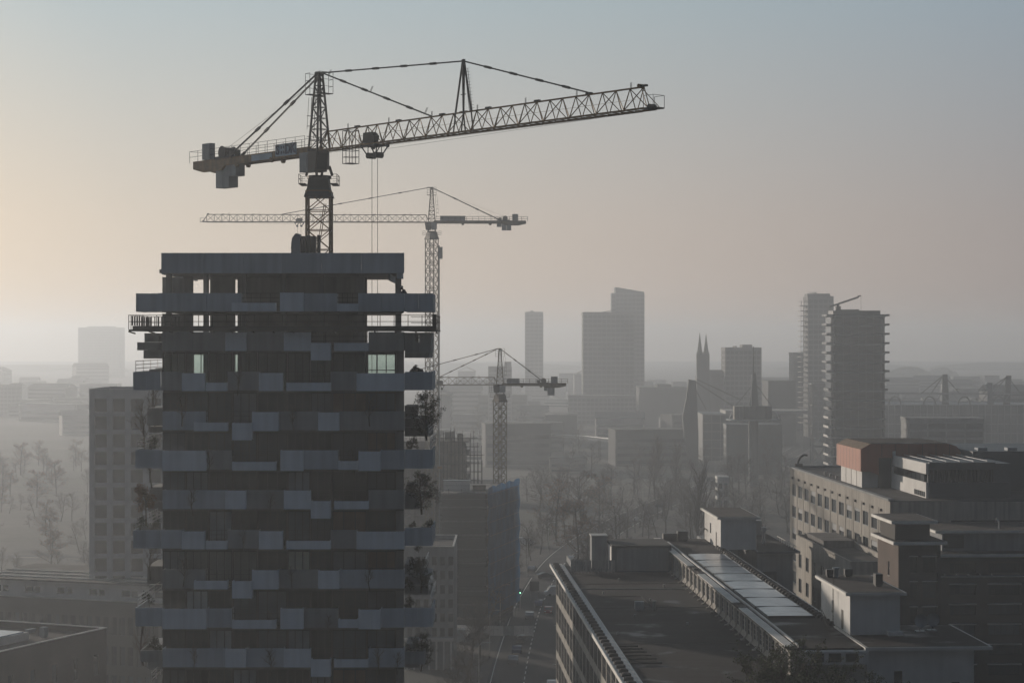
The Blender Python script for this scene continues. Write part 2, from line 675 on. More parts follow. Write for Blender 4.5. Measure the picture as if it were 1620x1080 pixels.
# ------------------------------------------------------------------ ground, roads, water
def structure(mb, name, m):
    return tag(mb.build(name, m), kind='structure')


g = MB()
N_ = 24
for i in range(N_):
    for j in range(N_):
        x0, x1 = -3400 + 6800 * i / N_, -3400 + 6800 * (i + 1) / N_
        y0, y1 = -600 + 6600 * j / N_, -600 + 6600 * (j + 1) / N_
        g.poly([(x0, y0, 0), (x1, y0, 0), (x1, y1, 0), (x0, y1, 0)])
structure(g, 'ground', ground_material())


def strip(pts, w, z, off=0.0, dash=None):
    """flat ribbon along a polyline (list of x, y)"""
    mb = MB()
    n = len(pts)
    Lp, Rp = [], []
    for i, p in enumerate(pts):
        a = Vector(pts[max(0, i - 1)])
        b = Vector(pts[min(n - 1, i + 1)])
        t = (b - a).normalized()
        nn = Vector((t.y, -t.x))
        c = Vector(p) + nn * off
        Lp.append(c - nn * w / 2)
        Rp.append(c + nn * w / 2)
    for i in range(n - 1):
        if dash and i % dash != 0:
            continue
        mb.poly([(Lp[i].x, Lp[i].y, z), (Rp[i].x, Rp[i].y, z), (Rp[i + 1].x, Rp[i + 1].y, z), (Lp[i + 1].x, Lp[i + 1].y, z)])
    return mb


def smooth(ctrl, n):
    out = []
    P = [Vector(ctrl[0])] + [Vector(c) for c in ctrl] + [Vector(ctrl[-1])]
    for i in range(1, len(P) - 2):
        for k in range(n):
            t = k / n
            p0, p1, p2, p3 = P[i - 1], P[i], P[i + 1], P[i + 2]
            out.append(0.5 * ((2 * p1) + (-p0 + p2) * t + (2 * p0 - 5 * p1 + 4 * p2 - p3) * t * t + (-p0 + 3 * p1 - 3 * p2 + p3) * t ** 3))
    out.append(P[-2])
    return out


ROAD = smooth([(0.0, 250), (1.5, 330), (4, 400), (8, 470), (17, 560), (36, 660), (62, 760), (98, 880), (130, 990), (165, 1130)], 24)
structure(strip(ROAD, 24, 0.004), 'pavement', M_PAVE)
rd = strip(ROAD, 13, 0.008)
structure(rd, 'road', M_ASPH)
ln = strip(ROAD, 0.22, 0.012, 0.0, 2)
for off in (-5.9, 5.9):
    s_ = strip(ROAD, 0.2, 0.012, off)
    k0 = len(ln.v)
    ln.v += s_.v
    ln.f += [tuple(k0 + q for q in f) for f in s_.f]
structure(ln, 'road_markings', M_LINE)
CROSS = smooth([(-160, 560), (-80, 540), (-20, 520), (10, 512), (60, 516), (120, 540)], 12)
structure(strip(CROSS, 12, 0.016), 'cross_road', M_ASPH)
structure(strip(CROSS, 0.25, 0.020, 0.0, 2), 'cross_road_markings', M_LINE)
LEFTROAD = smooth([(-260, 700), (-190, 740), (-140, 790), (-60, 830), (20, 850)], 10)
structure(strip(LEFTROAD, 10, 0.006), 'side_road', M_ASPH)
FARROAD = smooth([(-60, 1060), (20, 1080), (60, 1010), (84, 960)], 16)

# ------------------------------------------------------------------ trees
def grow(seed, h, spread, up, levels, tw, leaf=None, nleaf=0, clear=0.25, nb=9):
    """returns trunk MB and crown MB of a branching tree of height h"""
    rnd = random.Random(seed)
    trunk, crown = MB(), MB()
    leaves = MB()

    def rv(a=1.0):
        return Vector((rnd.uniform(-a, a), rnd.uniform(-a, a), rnd.uniform(-a, a)))

    def branch(p, d, ln, r, lev):
        segs = 3 if lev < 2 else 2
        q = p.copy()
        dd = d.copy()
        pts = [q.copy()]
        for s in range(segs):
            dd = (dd + rv(0.22) + Vector((0, 0, up * 0.12))).normalized()
            q = q + dd * ln / segs
            pts.append(q.copy())
        for s in range(segs):
            r0 = r * (1 - 0.55 * s / segs)
            r1 = r * (1 - 0.55 * (s + 1) / segs)
            (trunk if lev == 0 else crown).bar(pts[s], pts[s + 1], r0, 5 if lev == 0 else 3, r1, cap=False)
        if lev >= levels:
            for k in range(nleaf):
                c = pts[-1] + rv(leaf * 2.2)
                a = rv().normalized() * leaf
                b = a.cross(rv()).normalized() * leaf * 0.6
                leaves.poly([c - a, c + b, c + a, c - b])
            return
        n = nb if lev == 0 else (5 if lev == 1 else 4)
        for k in range(n):
            t = clear + (1 - clear) * (k + rnd.random()) / n if lev == 0 else 0.25 + 0.75 * (k + rnd.random()) / n
            i = min(segs - 1, int(t * segs))
            ft = t * segs - i
            base = pts[i].lerp(pts[i + 1], ft)
            an = rnd.uniform(0, 6.283)
            side = Vector((math.cos(an), math.sin(an), 0))
            side = (side - dd * side.dot(dd)).normalized()
            nd_ = (dd * (1 - spread) + side * spread + Vector((0, 0, up * 0.25))).normalized()
            l2 = ln * (0.42 if lev == 0 else 0.55) * rnd.uniform(0.7, 1.15)
            if lev == 0:
                l2 *= (1.15 - 0.6 * t)
            branch(base, nd_, l2, max(tw, r * 0.42), lev + 1)
    branch(Vector((0, 0, -0.1)), Vector((0, 0, 1)), h * 0.88, h * 0.016 + 0.03, 0)
    return trunk, crown, leaves


def tree_proto(name, label, cat, seed, h, spread, up, levels, tw, mleaf=None, leaf=None, nleaf=0, clear=0.25, nb=9, group=None, loc=(0, 0, 0)):
    t, c, l = grow(seed, h, spread, up, levels, tw, leaf, nleaf, clear, nb)
    root = thing(name, label, cat, loc, 0, group)
    t.build('trunk', M_BARK, root)
    c.build('branches', M_TWIG, root)
    if mleaf:
        l.build('crown', mleaf, root)
    return root


# ------------------------------------------------------------------ apartment tower under construction
TX, TD = PX(448, 151.4), 151.4
tower = thing('apartment_tower', 'unfinished high rise with stacked white balcony panels and open top floors below the big crane', 'tower', (TX, TD, 0))


def wb(mb, name, m, parent):
    """mesh given in world coordinates, parented to an unrotated thing"""
    root = parent
    off = Vector((0, 0, 0))
    while root:
        off += root.location
        root = root.parent
    mb.v = [(x - off.x, y - off.y, z - off.z) for x, y, z in mb.v]
    return mb.build(name, m, parent)


def pbox(mb, px0, px1, py0, py1, d0, d1):
    return mb.box(PX(px0, d0), PX(px1, d0), d0, d1, PZ(py1, d0), PZ(py0, d0))


def u3(u):
    return 190 + u / 3.176


def tray(px0, px1, py0, py1, d0, d1, m, name='balcony_panel', th=0.12, j=0.012):
    """balcony: front panel, cheeks and floor as one piece"""
    mb = MB()
    x0, x1 = PX(px0, d0) + j, PX(px1, d0) - j
    z0, z1 = PZ(py1, d0), PZ(py0, d0)
    ns = max(1, int(round((x1 - x0) / 1.9)))
    for q in range(ns):
        mb.box(x0 + (x1 - x0) * q / ns + (0.022 if q else 0), x0 + (x1 - x0) * (q + 1) / ns - (0.022 if q < ns - 1 else 0), d0, d0 + th, z0, z1)
    mb.box(x0, x1, d0 + th * 0.5, d0 + th + 0.02, z0 + 0.05, z1 - 0.06)
    mb.box(x0, x0 + 0.08, d0 + th + 0.02, d1, z0 + 0.2, z1 - 0.03)
    mb.box(x1 - 0.08, x1, d0 + th + 0.02, d1, z0 + 0.2, z1 - 0.03)
    mb.box(x0, x1, d0 + th + 0.021, d1, z0 + 0.01, z0 + 0.2)
    return wb(mb, name, m, tower)


def planter(px0, px1, py0, py1, d0=149.45, d1=149.985, m=None):
    mb = MB()
    x0, x1 = PX(px0, d0), PX(px1, d0)
    z0, z1 = PZ(py1, d0), PZ(py0, d0)
    mb.box(x0, x1, d0, d0 + 0.08, z0, z1)
    mb.box(x0, x0 + 0.08, d0 + 0.08, d1, z0, z1)
    mb.box(x1 - 0.08, x1, d0 + 0.08, d1, z0, z1)
    mb.box(x0 + 0.08, x1 - 0.08, d0 + 0.08, d1, z0, z1 - 0.18)
    return wb(mb, 'planter_box', m or M_PLANTER, tower)


def rail_panel(px0, px1, py0, py1, d=150.2):
    mb = MB()
    for k in range(4):
        z = PZ(py0 + (py1 - py0) * k / 4.0, d)
        mb.bar((PX(px0, d), d, z), (PX(px1, d), d, z), 0.025)
    for k in range(5):
        x = PX(px0 + (px1 - px0) * k / 4.0, d)
        mb.bar((x, d + 0.04, PZ(py1, d)), (x, d + 0.04, PZ(py0, d)), 0.025)
    return wb(mb, 'balustrade', M_FRAME, tower)


B, P_, H_, D_ = 'base', 'planter', 'half', 'drop'
ROWS = {
    'A': [(B, 212, 528, 460, 555), (P_, 528, 632, 462, 556), (B, 632, 822, 460, 555), (P_, 822, 957, 462, 556), (D_, 958, 1057, 515, 603),
          (H_, 1075, 1248, 515, 556), (B, 1248, 1428, 460, 555)],
    'B': [(B, 205, 310, 660, 753), (P_, 310, 425, 667, 757), (H_, 430, 537, 715, 757), (B, 540, 697, 660, 753), (P_, 697, 817, 666, 757),
          (H_, 835, 1057, 715, 757), (B, 1057, 1188, 660, 753), (P_, 1188, 1428, 668, 757)],
    'C': [(B, 212, 430, 859, 953), (H_, 370, 540, 915, 958), (D_, 562, 662, 917, 1004), (P_, 662, 795, 862, 958), (B, 795, 995, 859, 953),
          (P_, 995, 1100, 864, 956), (B, 1100, 1428, 859, 953)],
    'D': [(P_, 212, 432, 1056, 1158), (B, 432, 562, 1054, 1150), (H_, 562, 783, 1112, 1156), (P_, 805, 920, 1054, 1158), (B, 920, 1096, 1054, 1150),
          (H_, 1096, 1195, 1108, 1152), (P_, 1197, 1308, 1060, 1158), (B, 1308, 1428, 1054, 1150)],
}
OPEN = {'A': [(958, 1248)], 'B': [(430, 540), (835, 1057)], 'C': [(430, 662)], 'D': [(562, 805), (1096, 1197)]}
PER = 250.0
rnd = random.Random(11)
row_tops = []
for cyc in range(3):
    for key, spec in ROWS.items():
        dy = PER * cyc
        for kind, ua, ub, va, vb in spec:
            y0, y1 = 380 + va / 3.176 + dy, 380 + vb / 3.176 + dy
            if y0 > 1100:
                continue
            if kind == B:
                m = M_PANEL if rnd.random() < 0.45 else M_DULLPANEL
                tray(u3(ua), u3(ub), y0, y1, 150.0, 151.2, m)
            elif kind == P_:
                planter(u3(ua), u3(ub), y0, y1)
            elif kind == H_:
                planter(u3(ua), u3(ub), y0, y1, 149.3, 149.96)
            else:
                planter(u3(ua), u3(ub), y0, y1, 149.1, 149.95)
        for ua, ub in OPEN[key]:
            y0 = 380 + spec[0][3] / 3.176 + dy
            if y0 < 1090:
                rail_panel(u3(ua) + 1, u3(ub) - 1, y0, y0 + 29)
        row_tops.append(380 + spec[0][3] / 3.176 + dy)
# top fascia and the band of the upper open floor
for a, b in ((206, 420), (420, 620), (620, 812), (812, 1012), (1012, 1212), (1212, 1428)):
    mb = MB()
    mb.box(PX(u3(a), 149.9) + 0.01, PX(u3(b), 149.9) - 0.01, 149.9, 150.05, PZ(432, 149.9), PZ(400, 149.9))
    wb(mb, 'fascia_panel', M_PANEL, tower)
for x0, x1, y0, y1, z0 in ((PX(255, 149.9), PX(255, 149.9) + 0.15, 150.06, 166.4, PZ(434, 150)), (PX(640, 149.9) - 1.35, PX(640, 149.9) - 1.2, 152.01, 166.4, PZ(442, 150)),
                           (PX(640, 149.9) - 0.6, PX(640, 149.9) - 0.2, 150.06, 152.0, PZ(440, 150))):
    wb(MB().box(x0, x1, y0, y1, z0, PZ(401, 150)), 'side_fascia', M_PANEL, tower)
for kind, ua, ub, va, vb in ((B, 190, 435, 265, 356), (B, 435, 610, 265, 356), (H_, 560, 782, 314, 356), (P_, 803, 920, 263, 357), (B, 920, 1090, 266, 356),
                             (H_, 1090, 1195, 318, 356), (B, 1195, 1312, 266, 357), (B, 1312, 1428, 266, 357)):
    y0, y1 = 380 + va / 3.176, 380 + vb / 3.176
    if kind == B:
        tray(u3(ua), u3(ub), y0, y1, 150.0, 151.2, M_PANEL)
    else:
        planter(u3(ua), u3(ub), y0, y1, 149.6 if kind == P_ else 149.5, 149.98)
rail_panel(u3(610), u3(803), 464, 492)
rail_panel(u3(1090), u3(1195), 464, 492)
# structure: floor slabs, columns, core
XL, XR, XRB, DB = PX(257, 151.4), PX(639.5, 151.4), PX(638, 166.2) - 0.25, 166.2


def plate(z0, z1, d0=151.25, inset=0.0, name='floor_slab', m=M_CONC):
    mb = MB().prism([(XL + inset, d0), (XR - inset, d0), (XRB - inset, DB), (XL + inset, DB)], z0, z1)
    return wb(mb, name, m, tower)


plate(PZ(433, 151.4), PZ(427, 151.4), 150.06)
plate(PZ(403, 151.4) - 0.1, PZ(403, 151.4) + 0.05, 150.07, 0.7, 'roof_deck', M_ROOF2)
plate(PZ(494, 151.4), PZ(489, 151.4))
plate(PZ(557, 151.4), PZ(551, 151.4))
Z617 = PZ(617, 151.4)
body = MB().prism([(XL + 0.02, 151.62), (XR - 0.02, 151.62), (XRB, DB), (XL + 0.02, DB)], 0.0, Z617)
wb(body, 'wall', M_DKCONC, tower)
for t_ in row_tops:
    if 620 < t_ < 1100:
        z = PZ(t_ + 29, 151.4)
        wb(MB().box(XL, XR, 151.21, 151.61, z - 0.16, z + 0.12), 'floor_slab', M_DKCONC, tower)
colx = [(230, 255), (418, 440), (612, 632), (805, 830), (1005, 1021), (1195, 1225), (1384, 1411)]
for (ya, yb) in ((433, 489), (494, 551), (557, 617)):
    for a, b in colx:
        mb = MB()
        pbox(mb, u3(a), u3(b), ya, yb, 151.8, 152.5)
        wb(mb, 'column', M_CONC, tower)
    for a, b in ((212, 365), (418, 442), (452, 577), (590, 1240), (1385, 1424)):
        mb = MB()
        d0 = 159.0
        zt, zb = PZ(ya, 151.4), PZ(yb, 151.4)
        mb.box(PX(u3(a), d0), min(PX(u3(b), d0), XRB), d0, d0 + 0.35, zb, zt)
        wb(mb, 'core_wall', M_CONC, tower)
    if ya > 550:
        for a, b in ((365, 418), (442, 452), (577, 590), (1240, 1385)):
            d0 = 159.0
            zt = PZ(ya, 151.4)
            wb(MB().box(PX(u3(a), d0), PX(u3(b), d0), d0 + 0.02, d0 + 0.33, zt - 0.25, zt), 'lintel', M_CONC, tower)
# glazing, floor by floor
bays = [212, 330, 445, 565, 690, 840, 957, 1065, 1240, 1386]
wmesh = {}
M_CURT = glass_mat('curtained_glass', (0.21, 0.24, 0.265), 0.3, 0.7)
M_DRAPE = glass_mat('draped_glass', (0.26, 0.28, 0.25), 0.3, 0.7)
M_TIMB = mat('timber_cladding', (0.19, 0.115, 0.075), 0.8, 0.25, 0.8, streak=0.3)
floor_i = 0
for t_ in row_tops:
    if t_ > 1075:
        continue
    zt = PZ(t_ + 62.5, 151.4) + 0.02
    zb = zt
    ztop = PZ(t_ + 29, 151.4) - 0.18
    h = ztop - (PZ(t_ + 62.5 + 29, 151.4) + 0.14)
    zb = ztop - h
    for k in range(len(bays) - 1):
        x0, x1 = PX(u3(bays[k]), 151.4) + 0.02, PX(u3(bays[k + 1]), 151.4) - 0.02
        w = x1 - x0
        nx = 1 if w < 1.3 else 3
        clear = floor_i == 0
        key = (k, clear)
        if key not in wmesh:
            wmesh[key] = window_meshes(w, h, nx if not (clear and k == 8) else 3, 2 if k in (8,) else 1, M_FRAME, M_CLEAR if clear else M_GLASS, 0.08, False)
        o = inst(wmesh[key][0], 'window', tower, (x0 - TX, 151.42 - TD, zb))
        if clear:
            inst(wmesh[key][1], 'pane', o, (0, 0, 0))
        else:
            q = (floor_i * 7 + k * 3) % 10
            pm = M_GLASS if q < 4 else (M_CURT if q < 7 else (M_TIMB if k in (7, 8) else M_GLASSB))
            me = wmesh[key][1]
            if floor_i == 5 and k in (1, 2, 3, 5):
                pm = M_DRAPE
            key2 = (k, pm.name)
            if key2 not in wmesh:
                me2 = me.copy()
                me2.materials[0] = pm
                wmesh[key2] = me2
            inst(wmesh[key2], 'pane', o, (0, 0, 0))
    floor_i += 1
wb(MB().box(PX(u3(1387), 151.4), PX(u3(1426), 151.4), 151.3, 151.6, 0.3, PZ(557, 151.4)), 'corner_pier', M_CONC, tower)


def side_tray(px0, px1, py0, py1, d0, d1, m, name='side_balcony'):
    mb = MB()
    x0, x1 = PX(px0, d0), PX(px1, d0)
    z0, z1 = PZ(py1, d0), PZ(py0, d0)
    out = x0 if px1 < 448 else x1
    s = 1 if px1 < 448 else -1
    mb.box(x0, x1, d0, d0 + 0.12, z0, z1)
    mb.box(min(out, out + s * 0.12), max(out, out + s * 0.12), d0 + 0.12, d1, z0, z1)
    mb.box(min(out + s * 0.12, x1 if s > 0 else x0), max(out + s * 0.12, x1 if s > 0 else x0), d0 + 0.12, d1, z0 + 0.02, z0 + 0.25)
    o = wb(mb, name, m, tower)
    return o


def glint_rails(px0, px1, py, d0, d1):
    """slim metal rails running back along a side balcony"""
    mb = MB()
    left = px1 < 448
    xo = PX(px0 if left else px1, d0) + (0.15 if left else -0.15)
    for k in range(3):
        z = PZ(py, d0) + 0.25 + 0.28 * k
        mb.bar((xo, d0 + 0.3, z), (xo, d1, z), 0.035)
    n = 4
    for k in range(n + 1):
        y = d0 + 0.3 + (d1 - d0 - 0.3) * k / n
        mb.bar((xo, y, PZ(py, d0)), (xo, y, PZ(py, d0) + 0.85), 0.03)
    wb(mb, 'side_railing', M_RAIL, tower)


side_tray(215, 250, 464, 493, 150.0, 154, M_PANEL)
for a, b, ya, yb, d1, m in ((640.3, 662, 464, 493, 155, M_PANEL), (662.2, 685, 464, 493, 155, M_PANEL)):
    mb = MB()
    pbox(mb, a, b, ya, yb, 150.0, 150.12)
    wb(mb, 'balcony_panel', m, tower)
mb = MB()
mb.box(PX(640.5, 150), PX(685, 150), 150.13, 155, PZ(493, 150) + 0.02, PZ(493, 150) + 0.25)
mb.box(PX(685, 150) - 0.12, PX(685, 150), 150.13, 155, PZ(493, 150) + 0.26, PZ(464, 150))
wb(mb, 'side_balcony', M_PANEL, tower)
# row A, left cluster and right cluster with its small openings
for a, b, ya, yb, d0, d1 in ((228.5, 252, 527, 541, 154, 160), (217, 256, 541.2, 554, 153.5, 160), (227, 256, 554.2, 567, 154, 160), (254.5, 257, 527, 541, 154, 160),
                             (252, 254.5, 531, 532.5, 154, 160), (252, 254.5, 536, 537, 154, 160)):
    mb = MB()
    pbox(mb, a, b, ya, yb, d0, d1)
    wb(mb, 'side_planter', M_DULLPANEL, tower)
for a, b, ya, yb, d0, d1 in ((640.2, 657, 526, 557, 150.2, 156), (663, 681.5, 526, 557, 150.2, 156), (657, 663, 526, 529, 150.2, 156), (657, 663, 533, 535, 150.2, 156),
                             (657, 663, 541, 557, 150.2, 156), (640.2, 679, 557.2, 566, 151, 158)):
    mb = MB()
    pbox(mb, a, b, ya, yb, d0, d1)
    wb(mb, 'side_planter', M_DULLPANEL, tower)
for cyc in range(2):
    dy = PER * cyc
    side_tray(210.5, 231, 588 + dy, 617 + dy, 150.0, 156, M_PANEL)
    side_tray(231.2, 254, 588 + dy, 617 + dy, 150.0, 150.2, M_PANEL)
    side_tray(640.3, 684, 588 + dy * 0.985, 617 + dy * 0.985, 150.0, 156, M_PANEL)
    side_tray(214, 257, 711 + dy, 740 + dy, 150.0, 155, M_PANEL)
    side_tray(640.3, 660, 711 + dy, 741 + dy, 150.0, 150.2, M_PANEL)
    side_tray(660.2, 684.5, 711 + dy, 741 + dy, 150.0, 155, M_PANEL)
    glint_rails(214, 257, 711 + dy, 150.3, 164)
    glint_rails(210.5, 256, 588 + dy, 150.3, 163)
    glint_rails(640.3, 684, 711 + dy, 150.3, 160)
    # rear clusters between the long trays
    for a, b, ya, yb, d0, d1 in ((233, 257, 645, 673, 160, 165), (236, 257, 674.5, 684, 162, 165.5), (640, 658, 642, 660, 161, 165), (640, 681, 661.5, 675, 158, 164),
                                 (640, 681, 676, 690, 157, 162), (642, 660, 768, 779, 160, 164), (641, 664, 781, 805, 158, 163), (238, 257, 770, 792, 161, 165),
                                 (234, 257, 795, 808, 160, 164)):
        if ya + dy > 1100 or (cyc == 0 and False):
            continue
        mb = MB()
        pbox(mb, a, b, ya + dy, yb + dy, d0, d1)
        wb(mb, 'side_planter', M_DULLPANEL if (int(a) + cyc) % 2 else M_CONC, tower)
    glint_rails(236, 257, 830 + dy, 157, 165)
    glint_rails(640, 681, 690 + dy, 151, 160)
    glint_rails(640, 675, 905 + dy * 0.4, 153, 160)
side_tray(222, 256, 1028, 1046, 152, 158, M_DULLPANEL)
side_tray(641, 672, 1030, 1050, 151, 156, M_DULLPANEL)
mb = MB()
pbox(mb, 236, 256, 584, 588, 158, 163)
pbox(mb, 246, 256.5, 582, 584, 160, 163)
wb(mb, 'side_planter', M_DULLPANEL, tower)

# roof duct beside the crane mast
duct = thing('ventilation_duct', 'pair of upright metal ducts on the unfinished tower roof beside the crane mast', 'duct', (PX(478, 163), 163, PZ(405, 163) - 0.3))
c0 = duct.location.copy()
mb = MB()
xa, xb = PX(462, 163), PX(476, 163)
z0, zt = c0.z, PZ(370, 163)
prof = [(xa, z0), (xb, z0), (xb, zt - 0.05), (xb - 0.2, zt), (xa + 0.35, zt), (xa + 0.08, zt - 0.35), (xa, zt - 0.8)]
mb.extrude([(x, 162.3, z) for x, z in reversed(prof)], (0, 1.2, 0))
mb.box(xa - 0.03, xb + 0.03, 162.27, 163.53, z0 + 0.9, z0 + 0.98)
wb(mb, 'hooded_duct', M_CRGREY, duct)
mb = MB()
x = PX(477, 163)
for k in range(3):
    mb.box(x + 0.42 * k, x + 0.42 * k + 0.36, 162.5, 163.4, z0, PZ(374 - (k == 1), 163))
mb.box(x + 1.3, x + 1.55, 162.7, 163.2, z0, PZ(372, 163))
wb(mb, 'square_duct', M_FRAME, duct)

# ------------------------------------------------------------------ hanging work platform round the upper floor
wp = thing('work_platform', 'scaffold walkway with guard rails hung around the open upper floor of the unfinished tower', 'scaffold', (PX(448, 149), 149, PZ(521, 149)))
mb = MB()
zd = PZ(521, 149)
xl, xr = PX(205, 149), PX(690, 149)
ext = 2.35
mb.box(xl, xr, 148.6, 149.3, zd - 0.14, zd)
mb.box(xl, xl + ext - 0.05, 149.31, 158.0, zd - 0.13, zd - 0.01)
mb.box(xr - ext + 0.15, xr, 149.31, 158.0, zd - 0.13, zd - 0.01)
for k in range(16):
    x = xl + (xr - xl) * k / 15.0
    mb.bar((x, 148.7, zd - 0.16), (x, 151.2, zd - 0.3), 0.06)
wb(mb, 'deck', M_CRDK, wp)
mb = MB()
zr_ = PZ(498.5, 149)
for z in (zr_, zd + (zr_ - zd) * 0.55):
    mb.bar((xl, 148.65, z), (xr, 148.65, z), 0.03)
    mb.bar((xl + 0.03, 148.7, z), (xl + 0.03, 158, z), 0.03)
    mb.bar((xr - 0.03, 148.7, z), (xr - 0.03, 158, z), 0.03)
    mb.bar((xl, 158, z), (xl + ext, 158, z), 0.03)
    mb.bar((xr - ext, 158, z), (xr, 158, z), 0.03)
n = 22
for k in range(n + 1):
    x = xl + (xr - xl) * k / n
    mb.bar((x, 148.68, zd), (x, 148.68, zr_ + 0.03), 0.035)
for s in (xl + 0.05, xr - 0.05):
    for k in range(6):
        y = 149.3 + 1.7 * k
        mb.bar((s, y, zd), (s, y, zr_ + 0.03), 0.03)
wb(mb, 'guard_rail', M_CRDK, wp)
mb = MB()
mb.box(xl + 0.3, xr - 0.2, 148.57, 148.6, zd, zd + 0.26)
rr = random.Random(4)
for k in range(9):
    y = 149.4 + k * 0.95
    mb.box(xl + 0.07, xl + 0.1, y, y + 0.45 + 0.3 * rr.random(), zd + 0.3, zr_ - 0.05)
for k in range(8):
    x = xl + 0.25 + k * 0.27
    mb.box(x, x + 0.06 + 0.1 * rr.random(), 157.9, 157.94, zd, zr_ - 0.02)
mb.box(xr - 0.35, xr - 0.05, 150.5, 151.6, zd, zr_ + 0.1)
wb(mb, 'toe_board', M_FRAME, wp)


# ------------------------------------------------------------------ people
def person(name_label, loc, rz, joints, edges, head, helmet=True):
    """joints: name -> ((x, y, z), radius); body grown as one skinned surface"""
    names = list(joints)
    me = bpy.data.meshes.new('person')
    me.from_pydata([joints[n][0] for n in names], [(names.index(a), names.index(b)) for a, b in edges], [])
    o = bpy.data.objects.new('person', me)
    COL.objects.link(o)
    sk = o.modifiers.new('skin', 'SKIN')
    for i, n in enumerate(names):
        me.skin_vertices[0].data[i].radius = (joints[n][1], joints[n][1])
        me.skin_vertices[0].data[i].use_root = (n == 'pelvis')
    sb = o.modifiers.new('sub', 'SUBSURF')
    sb.levels = sb.render_levels = 2
    me.materials.append(M_CLOTH)
    o.location = loc
    o.rotation_euler = (0, 0, rz)
    tag(o, name_label, 'person')
    # helmet
    if helmet:
        hm = MB()
        hx, hy, hz = head
        for k in range(6):
            a0, a1 = k / 6 * math.pi / 2, (k + 1) / 6 * math.pi / 2
            for j in range(12):
                b0, b1 = j / 12 * 2 * math.pi, (j + 1) / 12 * 2 * math.pi
                q = [(hx + 0.135 * math.cos(a) * math.cos(b), hy + 0.15 * math.cos(a) * math.sin(b), hz + 0.13 * math.sin(a)) for a, b in
                     ((a0, b0), (a0, b1), (a1, b1), (a1, b0))]
                hm.poly(q)
        hm.box(hx - 0.11, hx + 0.11, hy - 0.21, hy - 0.1, hz - 0.005, hz + 0.012)
        h = hm.build('helmet', M_HELM, o)
    return o


def worker(label, loc, rz, lean):
    """bent over a parapet: feet at z = 0, facing -y locally"""
    s = math.sin(lean)
    c = math.cos(lean)

    def up(t, x=0.0, fwd=0.0):       # point along the leaning trunk from the hips
        return (x, -t * s - fwd * c, 0.93 + t * c - fwd * s * 0.3)
    J = {'pelvis': ((0, 0, 0.93), 0.15), 'waist': (up(0.22), 0.135), 'chest': (up(0.42), 0.165), 'collar': (up(0.54), 0.10), 'neck': (up(0.60), 0.06),
         'skull': (up(0.72, 0, 0.04), 0.105), 'crown': (up(0.80, 0, 0.05), 0.075)}
    E = [('pelvis', 'waist'), ('waist', 'chest'), ('chest', 'collar'), ('collar', 'neck'), ('neck', 'skull'), ('skull', 'crown')]
    for sd_, n in ((1, 'right'), (-1, 'left')):
        sh = up(0.50, 0.20 * sd_)
        J[n + 'shoulder'] = (sh, 0.075)
        el = (0.27 * sd_, sh[1] - 0.16, sh[2] - 0.22)
        wr = (0.20 * sd_, el[1] - 0.22, el[2] - 0.05)
        J[n + 'elbow'] = (el, 0.052)
        J[n + 'wrist'] = (wr, 0.036)
        J[n + 'palm'] = ((wr[0] - 0.01 * sd_, wr[1] - 0.08, wr[2] - 0.02), 0.04)
        J[n + 'hip'] = ((0.10 * sd_, 0, 0.86), 0.105)
        J[n + 'knee'] = ((0.11 * sd_, -0.05, 0.48), 0.068)
        J[n + 'ankle'] = ((0.11 * sd_, 0.03, 0.09), 0.048)
        J[n + 'toe'] = ((0.12 * sd_, -0.15, 0.04), 0.042)
        E += [('collar', n + 'shoulder'), (n + 'shoulder', n + 'elbow'), (n + 'elbow', n + 'wrist'), (n + 'wrist', n + 'palm'), ('pelvis', n + 'hip'),
              (n + 'hip', n + 'knee'), (n + 'knee', n + 'ankle'), (n + 'ankle', n + 'toe')]
        for f in range(4):
            fx = wr[0] + (f - 1.5) * 0.022
            tip = (fx, wr[1] - 0.13 - 0.012 * (f in (1, 2)), wr[2] - 0.05)
            J[n + 'finger%d' % f] = (tip, 0.010)
            E.append((n + 'palm', n + 'finger%d' % f))
        J[n + 'thumb'] = ((wr[0] - 0.06 * sd_, wr[1] - 0.07, wr[2] - 0.01), 0.011)
        E.append((n + 'wrist', n + 'thumb'))
    hp = up(0.80, 0, 0.02)
    return person(label, loc, rz, J, E, hp)


worker('worker in dark clothes bent over the parapet beside the top open floor', (PX(644, 152), 152.0, PZ(493, 151.4) + 0.25), R(-70), 0.55)
worker('worker crouching low over the blue grey side balcony two floors below the scaffold walkway', (PX(647, 152.3), 152.3, PZ(617, 150) + 0.25), R(75), 0.75)
tarp = MB()
pts = []
rr = random.Random(2)
nx_, ny_ = 14, 6
zb = PZ(588, 151)
for i in range(nx_):
    for j in range(ny_):
        u, v = i / (nx_ - 1), j / (ny_ - 1)
        hgt = 0.42 * math.sin(math.pi * min(1, v * 1.0)) ** 0.6 * (1 - 0.65 * u) * (1 if 0 < i < nx_ - 1 else 0.1) + 0.05 * rr.random()
        pts.append((u * 0.85, v * 1.2, hgt))
k0 = len(tarp.v)
tarp.v += pts
for i in range(nx_ - 1):
    for j in range(ny_ - 1):
        a = k0 + i * ny_ + j
        tarp.f.append((a, a + ny_, a + ny_ + 1, a + 1))
tarp.box(0.0, 0.85, 0.05, 1.15, -1.15, 0.02)
tag(tarp.build('material_pile', M_CRDK, None, (PX(652, 152), 151.6, zb)), 'dark covered pile of building material next to the crouching worker', 'material pile')


